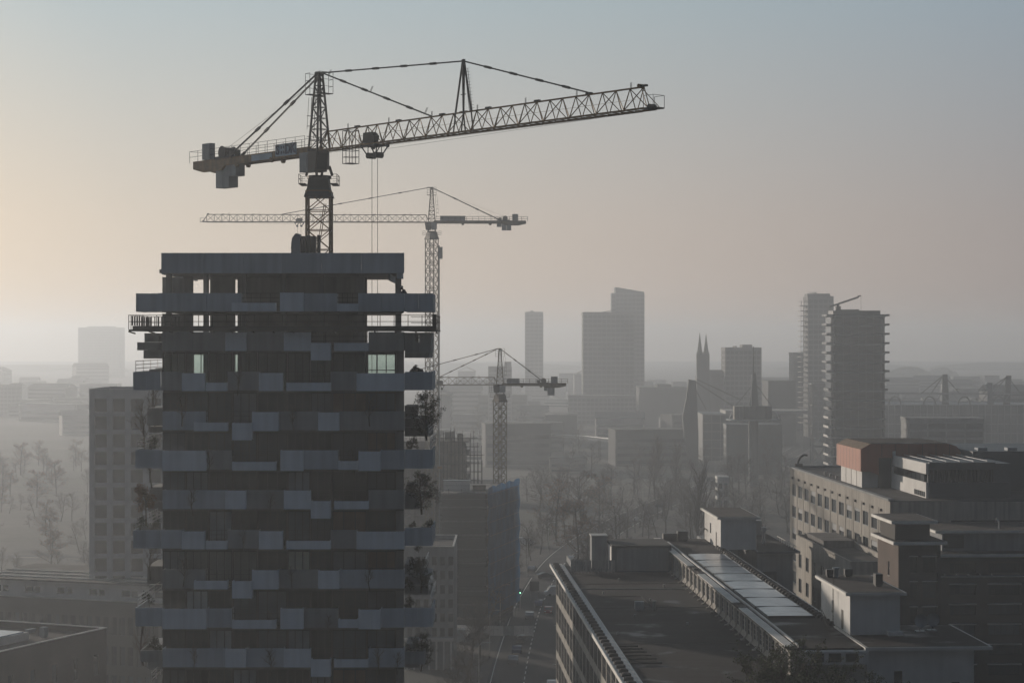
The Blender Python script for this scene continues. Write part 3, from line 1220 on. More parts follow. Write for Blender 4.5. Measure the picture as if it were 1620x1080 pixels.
# ------------------------------------------------------------------ tower cranes
def lattice_box(mb, w, z0, z1, pitch, rc, rd, rot=0.0, cx=0.0, cy=0.0, style='X', w1=None):
    """vertical square lattice, corners rotated by rot"""
    w1 = w if w1 is None else w1
    n = max(1, int(round((z1 - z0) / pitch)))

    def corner(k, z):
        t = (z - z0) / (z1 - z0)
        h = (w + (w1 - w) * t) / 2 * math.sqrt(2)
        a = rot + math.pi / 4 + k * math.pi / 2
        return Vector((cx + h * math.cos(a), cy + h * math.sin(a), z))
    for k in range(4):
        mb.bar(corner(k, z0), corner(k, z1), rc)
        for i in range(n):
            a, b = z0 + (z1 - z0) * i / n, z0 + (z1 - z0) * (i + 1) / n
            kk = (k + 1) % 4
            mb.bar(corner(k, b), corner(kk, b), rd)
            if style == 'X' or (i + k) % 2 == 0:
                mb.bar(corner(k, a), corner(kk, b), rd)
            if style == 'X' or (i + k) % 2 == 1:
                mb.bar(corner(kk, a), corner(k, b), rd)


def text_mesh(body_, size, m, name='lettering'):
    cu = bpy.data.curves.new(name, 'FONT')
    cu.body = body_
    cu.size = size
    cu.align_x = 'CENTER'
    cu.align_y = 'CENTER'
    cu.extrude = 0.015
    cu.offset = 0.045
    o = bpy.data.objects.new(name + '_tmp', cu)
    COL.objects.link(o)
    bpy.context.view_layer.update()
    me = bpy.data.meshes.new_from_object(o.evaluated_get(bpy.context.evaluated_depsgraph_get()))
    bpy.data.objects.remove(o)
    bpy.data.curves.remove(cu)
    me.materials.clear()
    me.materials.append(m)
    me.name = name
    return me


def crane(label, X, d, rz, mw, mrot, zj, jl, cl, za, jh, bars_j, bars_c, trolley_s, pole=None, sign=False, yel=M_YEL, k=1.0, hook=None, side=-1,
          cw=(12.8, 16.3), cwh=2.6, winch=(16.7, 18.1), cabinet=(2.4, 5.7), basket=None, elevator=False, mast_pitch=1.7):
    c = thing('tower_crane', label, 'crane', (X, d, 0), rz, 'tower cranes over the building sites')
    rs = 0.075 * k
    zs = zj - 3.5                              # top of mast under the slewing ring
    mb = MB()
    lattice_box(mb, mw, 0.0, zs, mast_pitch, 0.10 * k, 0.05 * k, mrot)
    # inner ladder and rest landings
    zz = 6.0
    while zz < zs - 2:
        mb.box(-mw * 0.3, mw * 0.3, -mw * 0.3, mw * 0.3, zz, zz + 0.06)
        mb.bar((-0.3 * mw, -0.2, zz), (0.3 * mw, 0.1, zz + 6), 0.035 * k)
        mb.bar((-0.3 * mw, 0.0, zz), (0.3 * mw, 0.3, zz + 6), 0.035 * k)
        zz += 6.0
    mb.build('mast', yel, c)
    if elevator:
        mb = MB().box(-mw * 0.75 - 0.9, -mw * 0.75 + 0.1, -0.6, 0.6, zs - 5.2, zs - 2.4)
        mb.bar((-mw * 0.75 - 0.1, 0, 0), (-mw * 0.75 - 0.1, 0, zs - 2), 0.12 * k)
        mb.build('hoist_car', M_CRGREY, c)
    # slewing unit
    mb = MB()
    h = mw * 0.5

    def fl(z, s):
        a = [mrot + math.pi / 4 + q * math.pi / 2 for q in range(4)]
        return [(s * math.sqrt(2) * math.cos(q), s * math.sqrt(2) * math.sin(q), z) for q in a]
    mb.hexa(fl(zs - 0.55, h * 1.2) + fl(zs + 0.25, h * 0.95))
    mb.hexa(fl(zs + 0.25, h * 0.95) + fl(zs + 1.1, h * 0.85))
    mb.bar((0, 0, zs + 1.1), (0, 0, zs + 1.35), h * 1.05, 16)
    for s1 in (-1, 1):
        for s2 in (-1, 1):
            mb.bar((s1 * h * 0.8, s2 * h * 0.8, zs + 1.35), (s1 * h * 0.5, s2 * h * 0.7, zs + 2.2), 0.12 * k)
    mb.hexa(fl(zs + 1.95, h * 0.8) + fl(zj + 0.1, h * 0.8))
    mb.build('slewing_unit', M_CRDK, c)
    # walkway round the slewing ring
    wv = h + 0.35
    zp = zs + 0.55
    cs, sn = math.cos(mrot), math.sin(mrot)

    def rt(x, y, z):
        return (x * cs - y * sn, x * sn + y * cs, z)
    for s1 in (-1, 1):
        mb = MB()
        mb.hexa([rt(s1 * wv - 0.3, -wv, zp), rt(s1 * wv + 0.3, -wv, zp), rt(s1 * wv + 0.3, wv, zp), rt(s1 * wv - 0.3, wv, zp),
                 rt(s1 * wv - 0.3, -wv, zp + 0.07), rt(s1 * wv + 0.3, -wv, zp + 0.07), rt(s1 * wv + 0.3, wv, zp + 0.07), rt(s1 * wv - 0.3, wv, zp + 0.07)])
        for y in (-wv, 0, wv):
            mb.bar(rt(s1 * (wv + 0.28), y, zp), rt(s1 * (wv + 0.28), y, zp + 0.85), 0.025 * k)
        for z in (0.45, 0.85):
            mb.bar(rt(s1 * (wv + 0.28), -wv, zp + z), rt(s1 * (wv + 0.28), wv, zp + z), 0.022 * k)
            for y in (-wv, wv):
                mb.bar(rt(s1 * (wv + 0.28), y, zp + z), rt(s1 * (wv - 0.3), y, zp + z), 0.022 * k)
        mb.build('walkway', M_CRDK, c)
    # cab and control cabinet
    yc = side
    mb = MB()
    mb.hexa([(0.2, yc * 0.75 - 0.62, zj - 1.9), (1.35, yc * 0.75 - 0.62, zj - 1.9), (1.35, yc * 0.75 + 0.62, zj - 1.9), (0.2, yc * 0.75 + 0.62, zj - 1.9),
             (0.2, yc * 0.75 - 0.62, zj - 0.12), (1.62, yc * 0.75 - 0.62, zj - 0.12), (1.62, yc * 0.75 + 0.62, zj - 0.12), (0.2, yc * 0.75 + 0.62, zj - 0.12)])
    cab_ = mb.build('cab', M_CRDK, c)
    wn = MB().hexa([(1.40, yc * 0.75 - 0.5, zj - 1.7), (1.44, yc * 0.75 - 0.5, zj - 1.7), (1.44, yc * 0.75 + 0.5, zj - 1.7), (1.40, yc * 0.75 + 0.5, zj - 1.7),
                    (1.63, yc * 0.75 - 0.5, zj - 0.3), (1.67, yc * 0.75 - 0.5, zj - 0.3), (1.67, yc * 0.75 + 0.5, zj - 0.3), (1.63, yc * 0.75 + 0.5, zj - 0.3)])
    wn.build('window', M_GLASSB, cab_)
    mb = MB().box(-1.15, 0.1, yc * 0.8 - 0.5, yc * 0.8 + 0.5, zj - 1.85, zj - 0.15)
    mb.box(-0.95, -0.05, yc * 0.8 + yc * 0.5, yc * 0.8 + yc * 0.53, zj - 1.6, zj - 0.4)
    mb.build('control_cabinet', M_CRGREY, c)
    # head
    mb = MB()
    lattice_box(mb, 1.35 * k ** 0.5, zj, za, 0.95, 0.10 * k, 0.04 * k, 0.0, style='Z', w1=0.42)
    mb.box(-0.32, 0.32, -0.28, 0.28, za - 0.15, za + 0.2)
    mb.bar((0.2, 0, za + 0.1), (0.75, 0, za + 0.05), 0.16)
    mb.build('tower_head', yel if pole is None else M_CRDK, c)
    mb = MB()
    zt = za - 1.9
    lx = -0.85
    for s1 in (-0.2, 0.2):
        mb.bar((lx - 0.3, s1, zj + 1.2), (lx, s1, zt), 0.025 * k)
        mb.bar((lx - 0.75, s1, zj + 2.0), (lx - 0.45, s1, zt), 0.018 * k)
    n = int((zt - zj - 1.5) / 0.9)
    for q in range(n):
        z = zj + 1.4 + q * 0.9
        mb.bar((lx - 0.3, -0.2, z), (lx - 0.3, 0.2, z), 0.018 * k)
        mb.path([(lx - 0.25, -0.25, z), (lx - 0.72, -0.25, z), (lx - 0.72, 0.25, z), (lx - 0.25, 0.25, z)], 0.02 * k)
    mb.build('ladder', M_CRDK, c)
    mb = MB()
    zt = za - 1.75
    for s1 in (-1, 1):
        mb.box(s1 * 0.75 - 0.35, s1 * 0.75 + 0.35, -0.7, 0.7, zt, zt + 0.06)
        for y in (-0.7, 0.7):
            for x in (s1 * 1.1, s1 * 0.42):
                mb.bar((x, y, zt), (x, y, zt + 1.9), 0.022 * k)
            for z in (0.65, 1.25, 1.88):
                mb.bar((s1 * 1.1, y, zt + z), (s1 * 0.42, y, zt + z), 0.02 * k)
        for z in (0.65, 1.25, 1.88):
            mb.bar((s1 * 1.1, -0.7, zt + z), (s1 * 1.1, 0.7, zt + z), 0.02 * k)
    mb.build('head_platform', M_CRDK, c)
    # jib
    mb = MB()
    p = 1.468 * k ** 0.5
    n = int((jl - 2.2) / p)
    x0 = 1.3
    bw = 0.62 * k ** 0.5
    xe = x0 + n * p
    for s1 in (-1, 1):
        mb.bar((0.6, s1 * bw, zj), (xe + 0.6, s1 * bw, zj), 0.085 * k)
    mb.bar((x0, 0, zj + jh), (xe - 0.3, 0, zj + jh), 0.08 * k)
    for q in range(n + 1):
        x = x0 + q * p
        mb.bar((x, -bw, zj), (x, bw, zj), 0.04 * k)
        for s1 in (-1, 1):
            if q % 1 == 0:
                mb.bar((x, s1 * bw, zj), (x, 0, zj + jh), 0.036 * k)
            if q < n:
                if (q + (s1 > 0)) % 2 == 0:
                    mb.bar((x, s1 * bw, zj), (x + p, 0, zj + jh), 0.04 * k)
                else:
                    mb.bar((x, 0, zj + jh), (x + p, s1 * bw, zj), 0.04 * k)
        if q < n:
            mb.bar((x, -bw, zj), (x + p, bw, zj), 0.03 * k)
    mb.bar((x0, 0, zj + jh), (0.7, -bw, zj), 0.06 * k)
    mb.bar((x0, 0, zj + jh), (0.7, bw, zj), 0.06 * k)
    mb.bar((xe - 0.3, 0, zj + jh), (xe + 0.9, -bw, zj + 0.15), 0.035 * k)
    mb.bar((xe - 0.3, 0, zj + jh), (xe + 0.9, bw, zj + 0.15), 0.035 * k)
    mb.bar((xe - 0.35, -0.25, zj + jh + 0.1), (xe - 0.35, 0.25, zj + jh + 0.1), 0.14 * k, 8)
    mb.bar((x0, 0.1, zj + jh * 0.55), (xe - 1, 0.1, zj + jh * 0.5), 0.012 * k)
    mb.build('jib', yel if pole is None else M_YEL, c)
    mb = MB()
    mb.box(xe + 0.2, xe + 1.5, -0.55, 0.55, zj - 0.05, zj + 0.05)
    mb.bar((xe + 0.8, -0.3, zj + 0.1), (xe + 0.8, 0.3, zj + 0.1), 0.22, 10)
    for y in (-0.55, 0.55):
        for x in (xe + 0.5, xe + 1.5):
            mb.bar((x, y, zj), (x, y, zj + 0.9), 0.02 * k)
        mb.bar((xe + 0.5, y, zj + 0.9), (xe + 1.5, y, zj + 0.9), 0.02 * k)
    mb.bar((xe + 1.5, -0.55, zj + 0.9), (xe + 1.5, 0.55, zj + 0.9), 0.02 * k)
    mb.build('jib_tip_platform', M_CRDK, c)
    # lifting lugs and short upright pins on the top chord
    for q in range(2, n, 4):
        x = x0 + q * p
        mb = MB().box(x + 1.2, x + 1.75, -0.12, 0.12, zj + jh + 0.02, zj + jh + 0.16)
        mb.build('chord_clamp', M_CRDK, c)
        for xx, yy in ((x, 0.05), (x + 0.22, -0.05)):
            MB().bar((xx, yy, zj + jh), (xx, yy, zj + jh + 0.45), 0.02 * k).build('lug', M_CRDK, c)
    # tie bars
    top = Vector((0.45, 0, za + 0.1))
    ends = []
    if pole:
        ps, pz = pole
        mb = MB()
        for s1 in (-1, 1):
            mb.bar((ps - 0.5, s1 * 0.4, zj + jh), (ps, s1 * 0.08, pz), 0.08)
            mb.bar((ps + 0.5, s1 * 0.4, zj + jh), (ps, s1 * 0.08, pz), 0.08)
            for s2 in (-1, 1):
                mb.bar((ps + s2 * 0.5, s1 * 0.4, zj + jh), (ps + s2 * 0.5, s1 * bw, zj), 0.06)
        for t_ in (0.02, 0.35, 0.7):
            w_ = 0.5 * (1 - t_)
            z = zj + jh + (pz - zj - jh) * t_
            mb.bar((ps - w_, 0, z), (ps + w_, 0, z), 0.04)
        mb.bar((ps - 0.12, 0, pz), (ps + 0.12, 0, pz + 0.05), 0.15)
        kp = mb.build('king_post', M_CRDK, c)
        lm = MB()
        for s1 in (-0.15, 0.15):
            lm.bar((ps + 0.95, s1, zj + jh), (ps + 0.35, s1, pz - 0.6), 0.022)
        for q in range(14):
            t_ = q / 13.0
            x = ps + 0.95 - 0.6 * t_
            z = zj + jh + (pz - 0.6 - zj - jh) * t_
            lm.bar((x, -0.15, z), (x, 0.15, z), 0.018)
            lm.bar((x, 0.15, z), (x + 0.28, 0.15, z), 0.014)
        lm.build('ladder', M_CRDK, kp)
        segs = [(top, Vector((ps, 0, pz))), (Vector((ps, 0, pz)), Vector((bars_j[0], 0, zj + jh))), (top, Vector((bars_j[1], 0, zj + jh)))]
    else:
        segs = [(top, Vector((b_, 0, zj + jh))) for b_ in bars_j]
    for a, b in segs:
        mb = MB()
        ln_ = (b - a).length
        nseg = 5 if ln_ > 12 else 3
        mb.bar(a, b, 0.075 * k)
        for q in range(1, nseg):
            m_ = a.lerp(b, q / nseg)
            dv = (b - a).normalized() * 0.38
            mb.bar(m_ - dv, m_ + dv, 0.13 * k)
        if pole and b.z < top.z and b.x < 20:
            for q in (0.06, 0.45, 0.93):
                m_ = a.lerp(b, q)
                mb.bar(m_, m_ + Vector((0.25, 0.05, 0.45)), 0.02)
                mb.bar(m_ + Vector((0.15, 0, 0)), m_ + Vector((0.4, 0.05, 0.45)), 0.02)
        mb.build('tie_bar', M_CRDK, c)
    for s1 in (-1, 1):
        mb = MB()
        a = Vector((-0.2, s1 * 0.2, za))
        b = Vector((-bars_c, s1 * 0.62, zj + 0.55))
        mb.bar(a, b, 0.08 * k)
        for q in (0.33, 0.66, 0.97):
            m_ = a.lerp(b, q)
            dv = (b - a).normalized() * 0.35
            mb.bar(m_ - dv, m_ + dv, 0.14 * k)
        mb.build('tie_bar', M_CRDK, c)
    # counter jib
    mb = MB()
    for s1 in (-1, 1):
        mb.box(-cl, -0.5, s1 * 0.62 - 0.1, s1 * 0.62 + 0.1, zj - 0.3, zj + 0.42)
        mb.extrude([(-cl, s1 * 0.62 + 0.1, zj - 0.31), (-cl + 1.8, s1 * 0.62 + 0.1, zj - 0.7), (-cl + 5.0, s1 * 0.62 + 0.1, zj - 0.7), (-cl + 5.6, s1 * 0.62 + 0.1, zj - 0.31)], (0, -0.2, 0))
    q = 0.8
    while q < cl:
        mb.box(-q - 0.1, -q + 0.1, -0.5, 0.5, zj - 0.1, zj + 0.1)
        q += 1.5
    mb.box(-cl + 0.3, -0.8, -0.48, 0.48, zj + 0.2, zj + 0.25)
    for q in (0.33, 0.62):
        for s1 in (-1, 1):
            mb.bar((-cl * q, s1 * 0.62 - 0.12, zj - 0.32), (-cl * q, s1 * 0.62 + 0.12, zj - 0.32), 0.24 * k, 10)
    mb.build('counter_jib', yel, c)
    mb = MB()
    for s1 in (-0.85, 0.85):
        n_ = int(cl / 1.5)
        for q in range(n_ + 1):
            x = -1.0 - (cl - 0.6) * q / n_
            mb.bar((x, s1, zj + 0.3), (x, s1, zj + 1.4), 0.022 * k)
        for z in (0.85, 1.38):
            mb.bar((-1.0, s1, zj + z), (-cl - 0.4, s1, zj + z), 0.022 * k)
    mb.bar((-cl - 0.4, -0.85, zj + 1.38), (-cl - 0.4, 0.85, zj + 1.38), 0.022 * k)
    mb.build('guard_rail', M_CRDK, c)
    n_ = 3
    wv = (cw[1] - cw[0]) / n_
    for q in range(n_):
        hh = cwh if q > 0 else cwh * 0.62
        mb = MB().box(-cw[0] - wv * (q + 1) + 0.03, -cw[0] - wv * q - 0.03, -0.5, 0.5, zj + 0.3 - hh, zj + 0.5)
        mb.bar((-cw[0] - wv * (q + 0.5), -0.3, zj + 0.5), (-cw[0] - wv * (q + 0.5), -0.3, zj + 0.7), 0.05)
        mb.build('counterweight', M_CRGREY, c)
    mb = MB().box(-winch[1], -winch[0], side * 0.6 - 0.28, side * 0.6 + 0.28, zj + 0.45, zj + 1.95)
    mb.box(-winch[1] + 0.1, -winch[0] - 0.1, side * 0.6 - 0.31, side * 0.6 - 0.28, zj + 0.6, zj + 1.8)
    mb.build('electric_cabinet', M_CRGREY, c)
    mb = MB()
    xw = -winch[0] + 0.5
    mb.bar((xw + 1.2, -0.6, zj + 0.95), (xw + 1.2, 0.6, zj + 0.95), 0.5, 14)
    mb.bar((xw + 1.2, -0.66, zj + 0.95), (xw + 1.2, -0.6, zj + 0.95), 0.62, 14)
    mb.bar((xw + 1.2, 0.6, zj + 0.95), (xw + 1.2, 0.66, zj + 0.95), 0.62, 14)
    mb.box(xw + 0.1, xw + 2.6, -0.72, 0.72, zj + 0.28, zj + 0.6)
    mb.box(xw + 2.0, xw + 2.8, -0.35, 0.35, zj + 0.5, zj + 1.15)
    mb.bar((xw + 1.2, 0, zj + 1.4), (-0.1, 0.1, za - 0.3), 0.014 * k)
    mb.build('winch', M_CRDK, c)
    mb = MB()
    if sign:
        mb.box(-cabinet[1], -cabinet[0], -0.83, -0.75, zj - 0.12, zj + 0.95)
        sp_ = mb.build('sign_panel', M_SIGN, c)
        w_ = cabinet[1] - cabinet[0]
        xc = -(cabinet[0] + cabinet[1]) / 2
        for tx, off in (('S', -0.38), ('DK', 0.22)):
            me = text_mesh(tx, 1.18, M_SIGNTX)
            o = bpy.data.objects.new('lettering', me)
            COL.objects.link(o)
            o.parent = sp_
            o.location = (xc + off * w_, -0.845, zj + 0.41)
            o.rotation_euler = (R(90), 0, 0)
        dots = MB()
        for i in (-1, 1):
            for j in (-1, 1):
                dx, dz = xc - 0.14 * w_ + i * 0.19, zj + 0.41 + j * 0.22
                dots.box(dx - 0.1, dx + 0.1, -0.86, -0.831, dz - 0.12, dz + 0.12)
        dots.build('dot_mark', M_SIGNTX, sp_)
        mb = MB().box(-9.8, -6.4, -0.735, -0.722, zj - 0.24, zj + 0.3)
        mb.build('name_plate', M_SIGN, c)
    else:
        mb.box(-cabinet[1], -cabinet[0], side * 0.75 - 0.06, side * 0.75 + 0.06, zj + 0.35, zj + 1.5)
        mb.build('ballast_panel', M_CRGREY, c)
    # trolley, ropes, hook
    s = trolley_s
    mb = MB()
    mb.box(s - 0.9, s + 0.9, -bw - 0.1, bw + 0.1, zj - 0.2, zj - 0.1)
    mb.extrude([(s - 0.75, -bw - 0.1, zj + 0.1), (s + 0.8, -bw - 0.1, zj + 0.1), (s + 0.95, -bw - 0.1, zj + 0.6), (s + 0.5, -bw - 0.1, zj + 0.95), (s - 0.7, -bw - 0.1, zj + 0.95)], (0, 0.5, 0))
    for s1 in (-1, 1):
        for y in (-bw, bw):
            mb.bar((s + s1 * 1.15, y, zj - 0.1), (s + s1 * 0.55, y * 0.5, zj - 1.0), 0.06)
            mb.bar((s + s1 * 0.1, y, zj - 0.1), (s + s1 * 0.55, y * 0.5, zj - 1.0), 0.05)
            mb.bar((s + s1 * 1.0, y - 0.08, zj - 0.16), (s + s1 * 1.0, y + 0.08, zj - 0.16), 0.16, 8)
        mb.bar((s + s1 * 0.5, -0.4, zj - 0.95), (s + s1 * 0.5, 0.4, zj - 0.95), 0.26, 10)
    mb.build('trolley', M_CRDK, c)
    hz = hook if hook else zj - 18
    for s1 in (-1, 1):
        MB().bar((s + s1 * 0.40, 0, zj - 1.1), (s + s1 * 0.40, 0, hz + 0.5), 0.022 * k, cap=False).build('hoist_rope', M_ROPE, c)
    mb = MB().box(s - 0.55, s + 0.55, -0.2, 0.2, hz, hz + 0.6)
    mb.bar((s, 0, hz), (s, 0, hz - 0.35), 0.06)
    ring = [(s + 0.22 * math.cos(a), 0, hz - 0.55 + 0.22 * math.sin(a)) for a in [R(90 - 30 * q) for q in range(9)]]
    mb.path(ring, 0.05)
    mb.build('hook_block', M_YEL, c)
    MB().bar((1.0, -0.15, zj - 0.25), (xe, -0.1, zj - 0.2), 0.012 * k).bar((s + 1.2, 0.15, zj - 0.5), (xe, 0.1, zj - 0.12), 0.012 * k).build('trolley_rope', M_ROPE, c)
    if basket:
        mb = MB()
        b0, bz0, bz1 = basket
        for x in (b0 - 0.5, b0, b0 + 0.5):
            for y in (-0.5, 0.5):
                mb.bar((x, y, bz0), (x, y, bz1), 0.03)
        for z in (bz0, bz0 + 0.55, bz0 + 1.1, bz1):
            mb.path([(b0 - 0.5, -0.5, z), (b0 + 0.5, -0.5, z), (b0 + 0.5, 0.5, z), (b0 - 0.5, 0.5, z), (b0 - 0.5, -0.5, z)], 0.03)
        mb.box(b0 - 0.5, b0 + 0.5, -0.5, 0.5, bz0 - 0.03, bz0 + 0.02)
        mb.build('maintenance_basket', M_CRDK, c)
    return c


crane('big yellow crane nearest the camera with an S::DK sign, standing behind the unfinished tower', PX(505, 174), 174, R(-50), 2.05, R(50), 76.6, 42.5, 20.0, 83.3, 1.62,
      (35.6, 16.2), 13.7, 8.23, pole=(20.2, 82.3), sign=True, hook=30.0, basket=(4.75, 75.2, 78.0))
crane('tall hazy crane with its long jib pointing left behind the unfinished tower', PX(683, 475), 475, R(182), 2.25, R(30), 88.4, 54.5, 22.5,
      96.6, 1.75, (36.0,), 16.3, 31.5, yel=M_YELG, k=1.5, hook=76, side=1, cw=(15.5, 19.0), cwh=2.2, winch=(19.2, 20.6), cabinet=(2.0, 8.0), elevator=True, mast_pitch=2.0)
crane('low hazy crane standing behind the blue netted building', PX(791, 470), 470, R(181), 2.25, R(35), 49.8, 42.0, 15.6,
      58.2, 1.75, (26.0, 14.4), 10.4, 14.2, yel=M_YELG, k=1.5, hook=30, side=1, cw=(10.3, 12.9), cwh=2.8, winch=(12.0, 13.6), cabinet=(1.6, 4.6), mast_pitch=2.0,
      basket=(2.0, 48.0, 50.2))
# ------------------------------------------------------------------ generic building
def building(name, label, cat, loc, rz, w, dep, h, wall, roofm, fc=(), fr=(), lc=(), lr=(), depth=0.25, nx=2, nz=1, frame=None, glass=None,
             parapet=0.7, coping=None, group=None, skipf=None, skipl=None, pane=True, sill=True):
    b = thing(name, label, cat, loc, rz, group)
    frame, glass = frame or M_FRAME, glass or M_GLASSB
    mb = MB()
    facade(mb, (0, 0, 0), (1, 0, 0), w, 0, h, fc, fr, depth, skipf)
    facade(mb, (0, dep, 0), (0, -1, 0), dep, 0, h, lc, lr, depth, skipl)
    mb.poly([(w, 0, 0), (w, dep, 0), (w, dep, h), (w, 0, h)])
    mb.poly([(w, dep, 0), (0, dep, 0), (0, dep, h), (w, dep, h)])
    q = 0.3
    mb.poly([(w - q, dep - q, h - parapet), (w - q, q, h - parapet), (w - q, q, h), (w - q, dep - q, h)])
    mb.poly([(q, dep - q, h - parapet), (w - q, dep - q, h - parapet), (w - q, dep - q, h), (q, dep - q, h)])
    mb.poly([(q, q, h - parapet), (q, dep - q, h - parapet), (q, dep - q, h), (q, q, h)])
    mb.build('wall', wall, b)
    MB().box(q + 0.01, w - q - 0.01, q + 0.01, dep - q - 0.01, h - parapet - 0.25, h - parapet).build('roof', roofm, b)
    mb = MB()
    e = 0.06
    mb.box(-e, w + e, -e, q, h, h + 0.12).box(-e, w + e, dep - q, dep + e, h, h + 0.12)
    mb.box(-e, q, q, dep - q, h, h + 0.12).box(w - q, w + e, q, dep - q, h, h + 0.12)
    mb.build('coping', coping or M_TRIM, b)
    if fc and fr:
        put_windows(b, (0, 0, 0), (1, 0, 0), fc, fr, depth, nx, nz, frame, glass, skipf, pane=pane, sill=sill)
    if lc and lr:
        put_windows(b, (0, dep, 0), (0, -1, 0), lc, lr, depth, nx, nz, frame, glass, skipl, pane=pane, sill=sill)
    return b


def roof_units(parent, spots, m=None):
    for x, y, z, a, b_, c_ in spots:
        mb = MB().box(x, x + a, y, y + b_, z + 0.15, z + c_).box(x + 0.1, x + a - 0.1, y + 0.1, y + b_ - 0.1, z, z + 0.15)
        mb.box(x + 0.08, x + a - 0.08, y - 0.04, y, z + c_ * 0.35, z + c_ * 0.85)
        mb.build('roof_unit', m or M_CRGREY, parent)


# ------------------------------------------------------------------ left hand side
gb = building('apartment_block', 'grey block with a square grid of windows left of the unfinished tower', 'apartment block', (PX(141, 337), 337, 0), 0, 20.0, 16.0, 51.9,
              M_PALECONC, M_ROOF2, [(0.9 + 3.06 * k, 2.98 + 3.06 * k) for k in range(6)], [(51.9 - 3.8 - 3.0 * k, 51.9 - 1.55 - 3.0 * k) for k in range(16)],
              [], [], 0.45, 1, 1, M_FRAME, M_GLASSB, sill=False)
lb = building('office_building', 'long dark building with a white setback storey on its roof at the lower left', 'building', (PX(-60, 338), 338, 0), R(-19), 46, 24, 17.2, M_DKBRICK, M_ROOF2,
              [(1.0 + 1.55 * k, 1.9 + 1.55 * k) for k in range(28)], [(11.6, 14.6), (6.6, 9.8), (1.8, 5.0)], depth=0.2, nx=1, nz=2)
mb = MB()
facade(mb, (0.5, 2.5, 17.0), (1, 0, 0), 45, 0, 2.7, [(4 + 6.2 * (k // 2) + 1.9 * (k % 2), 5.5 + 6.2 * (k // 2) + 1.9 * (k % 2) - 0.4 * (k % 2)) for k in range(12)], [(0.7, 1.7)], 0.2)
mb.poly([(0.5, 22, 17), (0.5, 2.5, 17), (0.5, 2.5, 19.7), (0.5, 22, 19.7)])
mb.poly([(45.5, 2.5, 17), (45.5, 22, 17), (45.5, 22, 19.7), (45.5, 2.5, 19.7)])
mb.build('setback_storey', M_WHITE, lb)
put_windows(lb, (0.5, 2.5, 17.0), (1, 0, 0), [(4 + 6.2 * (k // 2) + 1.9 * (k % 2), 5.5 + 6.2 * (k // 2) + 1.9 * (k % 2) - 0.4 * (k % 2)) for k in range(12)], [(0.7, 1.7)], 0.2, 1, 1, M_FRAME, M_GLASSB)
MB().box(-0.2, 46.2, 1.6, 23, 19.71, 19.95).build('roof', M_ROOF2, lb)
mb = MB()
for k in range(3):
    mb.box(0.5, 46, 4.5 + 4 * k, 4.9 + 4 * k, 19.96, 20.15)
    mb.build('roof_edge_strip', M_TRIM, lb) if k == 2 else None
br = building('brick_building', 'low brown brick building with pale roof edges in the bottom left corner', 'building', (-72.9 + 0.0, 228.6, 0), R(66.5), 45, 30, 21.2, M_BRICK, M_ROOF,
              [(43.2 - 4.6 * k - 1.0, 43.2 - 4.6 * k) for k in range(8)][::-1], [(15.2, 18.0), (10.8, 13.6), (6.4, 9.2)], depth=0.2, nx=1, nz=2)
MB().box(26, 36, 6, 14, 20.4, 21.5).build('roof_light_kerb', M_TRIM, br)
MB().box(26.5, 35.5, 6.5, 13.5, 21.502, 21.62).build('roof_light', mat('pool_blue', (0.05, 0.13, 0.22), 0.15, 0.1), br)
roof_units(br, [(38.0, 5, 20.5, 0.8, 0.8, 1.4), (40.5, 9.5, 20.5, 1.6, 0.6, 0.5), (36.8, 16, 20.5, 1.5, 0.7, 0.5)])
# ribbed shed roof behind the long building
sh = thing('glass_shed', 'low shed with ribbed pale roof between the grey block and the long building', 'shed', (PX(62, 372), 372, 0), R(6))
MB().box(0, 16, 0, 22, 0, 14.4).build('wall', M_GREYBLUE, sh)
for k in range(7):
    mb = MB()
    x = 0.2 + 2.2 * k
    mb.extrude([(x, -0.3, 14.41), (x + 2.0, -0.3, 14.41), (x + 1.2, -0.3, 15.3)], (0, 22.6, 0))
    mb.build('roof_ridge', M_STEEL, sh)

# ------------------------------------------------------------------ blue netted building site
BP = [(-15.7, 411.0), (-5.2, 411.0), (1.4, 438.0), (-9.5, 440.0)]
bb = thing('netted_building', 'building site wrapped in dark scaffolding and blue netting beside the street', 'building', (-5.2, 411, 0))


def shrink(poly, s):
    cx = sum(p[0] for p in poly) / len(poly)
    cy = sum(p[1] for p in poly) / len(poly)
    return [(cx + (p[0] - cx) * s, cy + (p[1] - cy) * s) for p in poly]


wb(MB().prism(shrink(BP, 0.86), 0, 28.2), 'wall', M_DKBRICK, bb)
for k in range(10):
    wb(MB().prism(shrink(BP, 0.93), 2.87 * (k + 1) - 0.3, 2.87 * (k + 1)), 'floor_slab', M_CONC, bb)
up_ = []
for a, b in ((BP[0], BP[1]), (BP[1], BP[2])):
    a, b = Vector((*a, 0)), Vector((*b, 0))
    ln_ = (b - a).length
    n = max(2, int(ln_ / 2.4))
    mb = MB()
    for k in range(n + 1):
        p = a.lerp(b, k / n)
        mb.bar((p.x, p.y, 0), (p.x, p.y, 29.6), 0.06)
    for k in range(15):
        z = 2.0 * k + 1.4
        mb.bar((a.x, a.y, z), (b.x, b.y, z), 0.045)
        mb.bar((a.x, a.y, z + 0.9), (b.x, b.y, z + 0.9), 0.03)
    wb(mb, 'scaffold', M_CRDK, bb)
    mb = MB()
    dn = (b - a).normalized()
    nn = Vector((dn.y, -dn.x, 0))
    for k in range(14):
        z = 2.0 * k + 1.35
        q = [a - nn * 0.05, b - nn * 0.05, b - nn * 0.9, a - nn * 0.9]
        mb.hexa([(p.x, p.y, z) for p in q] + [(p.x, p.y, z + 0.06) for p in q])
    wb(mb, 'scaffold_boards', M_CRDK, bb)


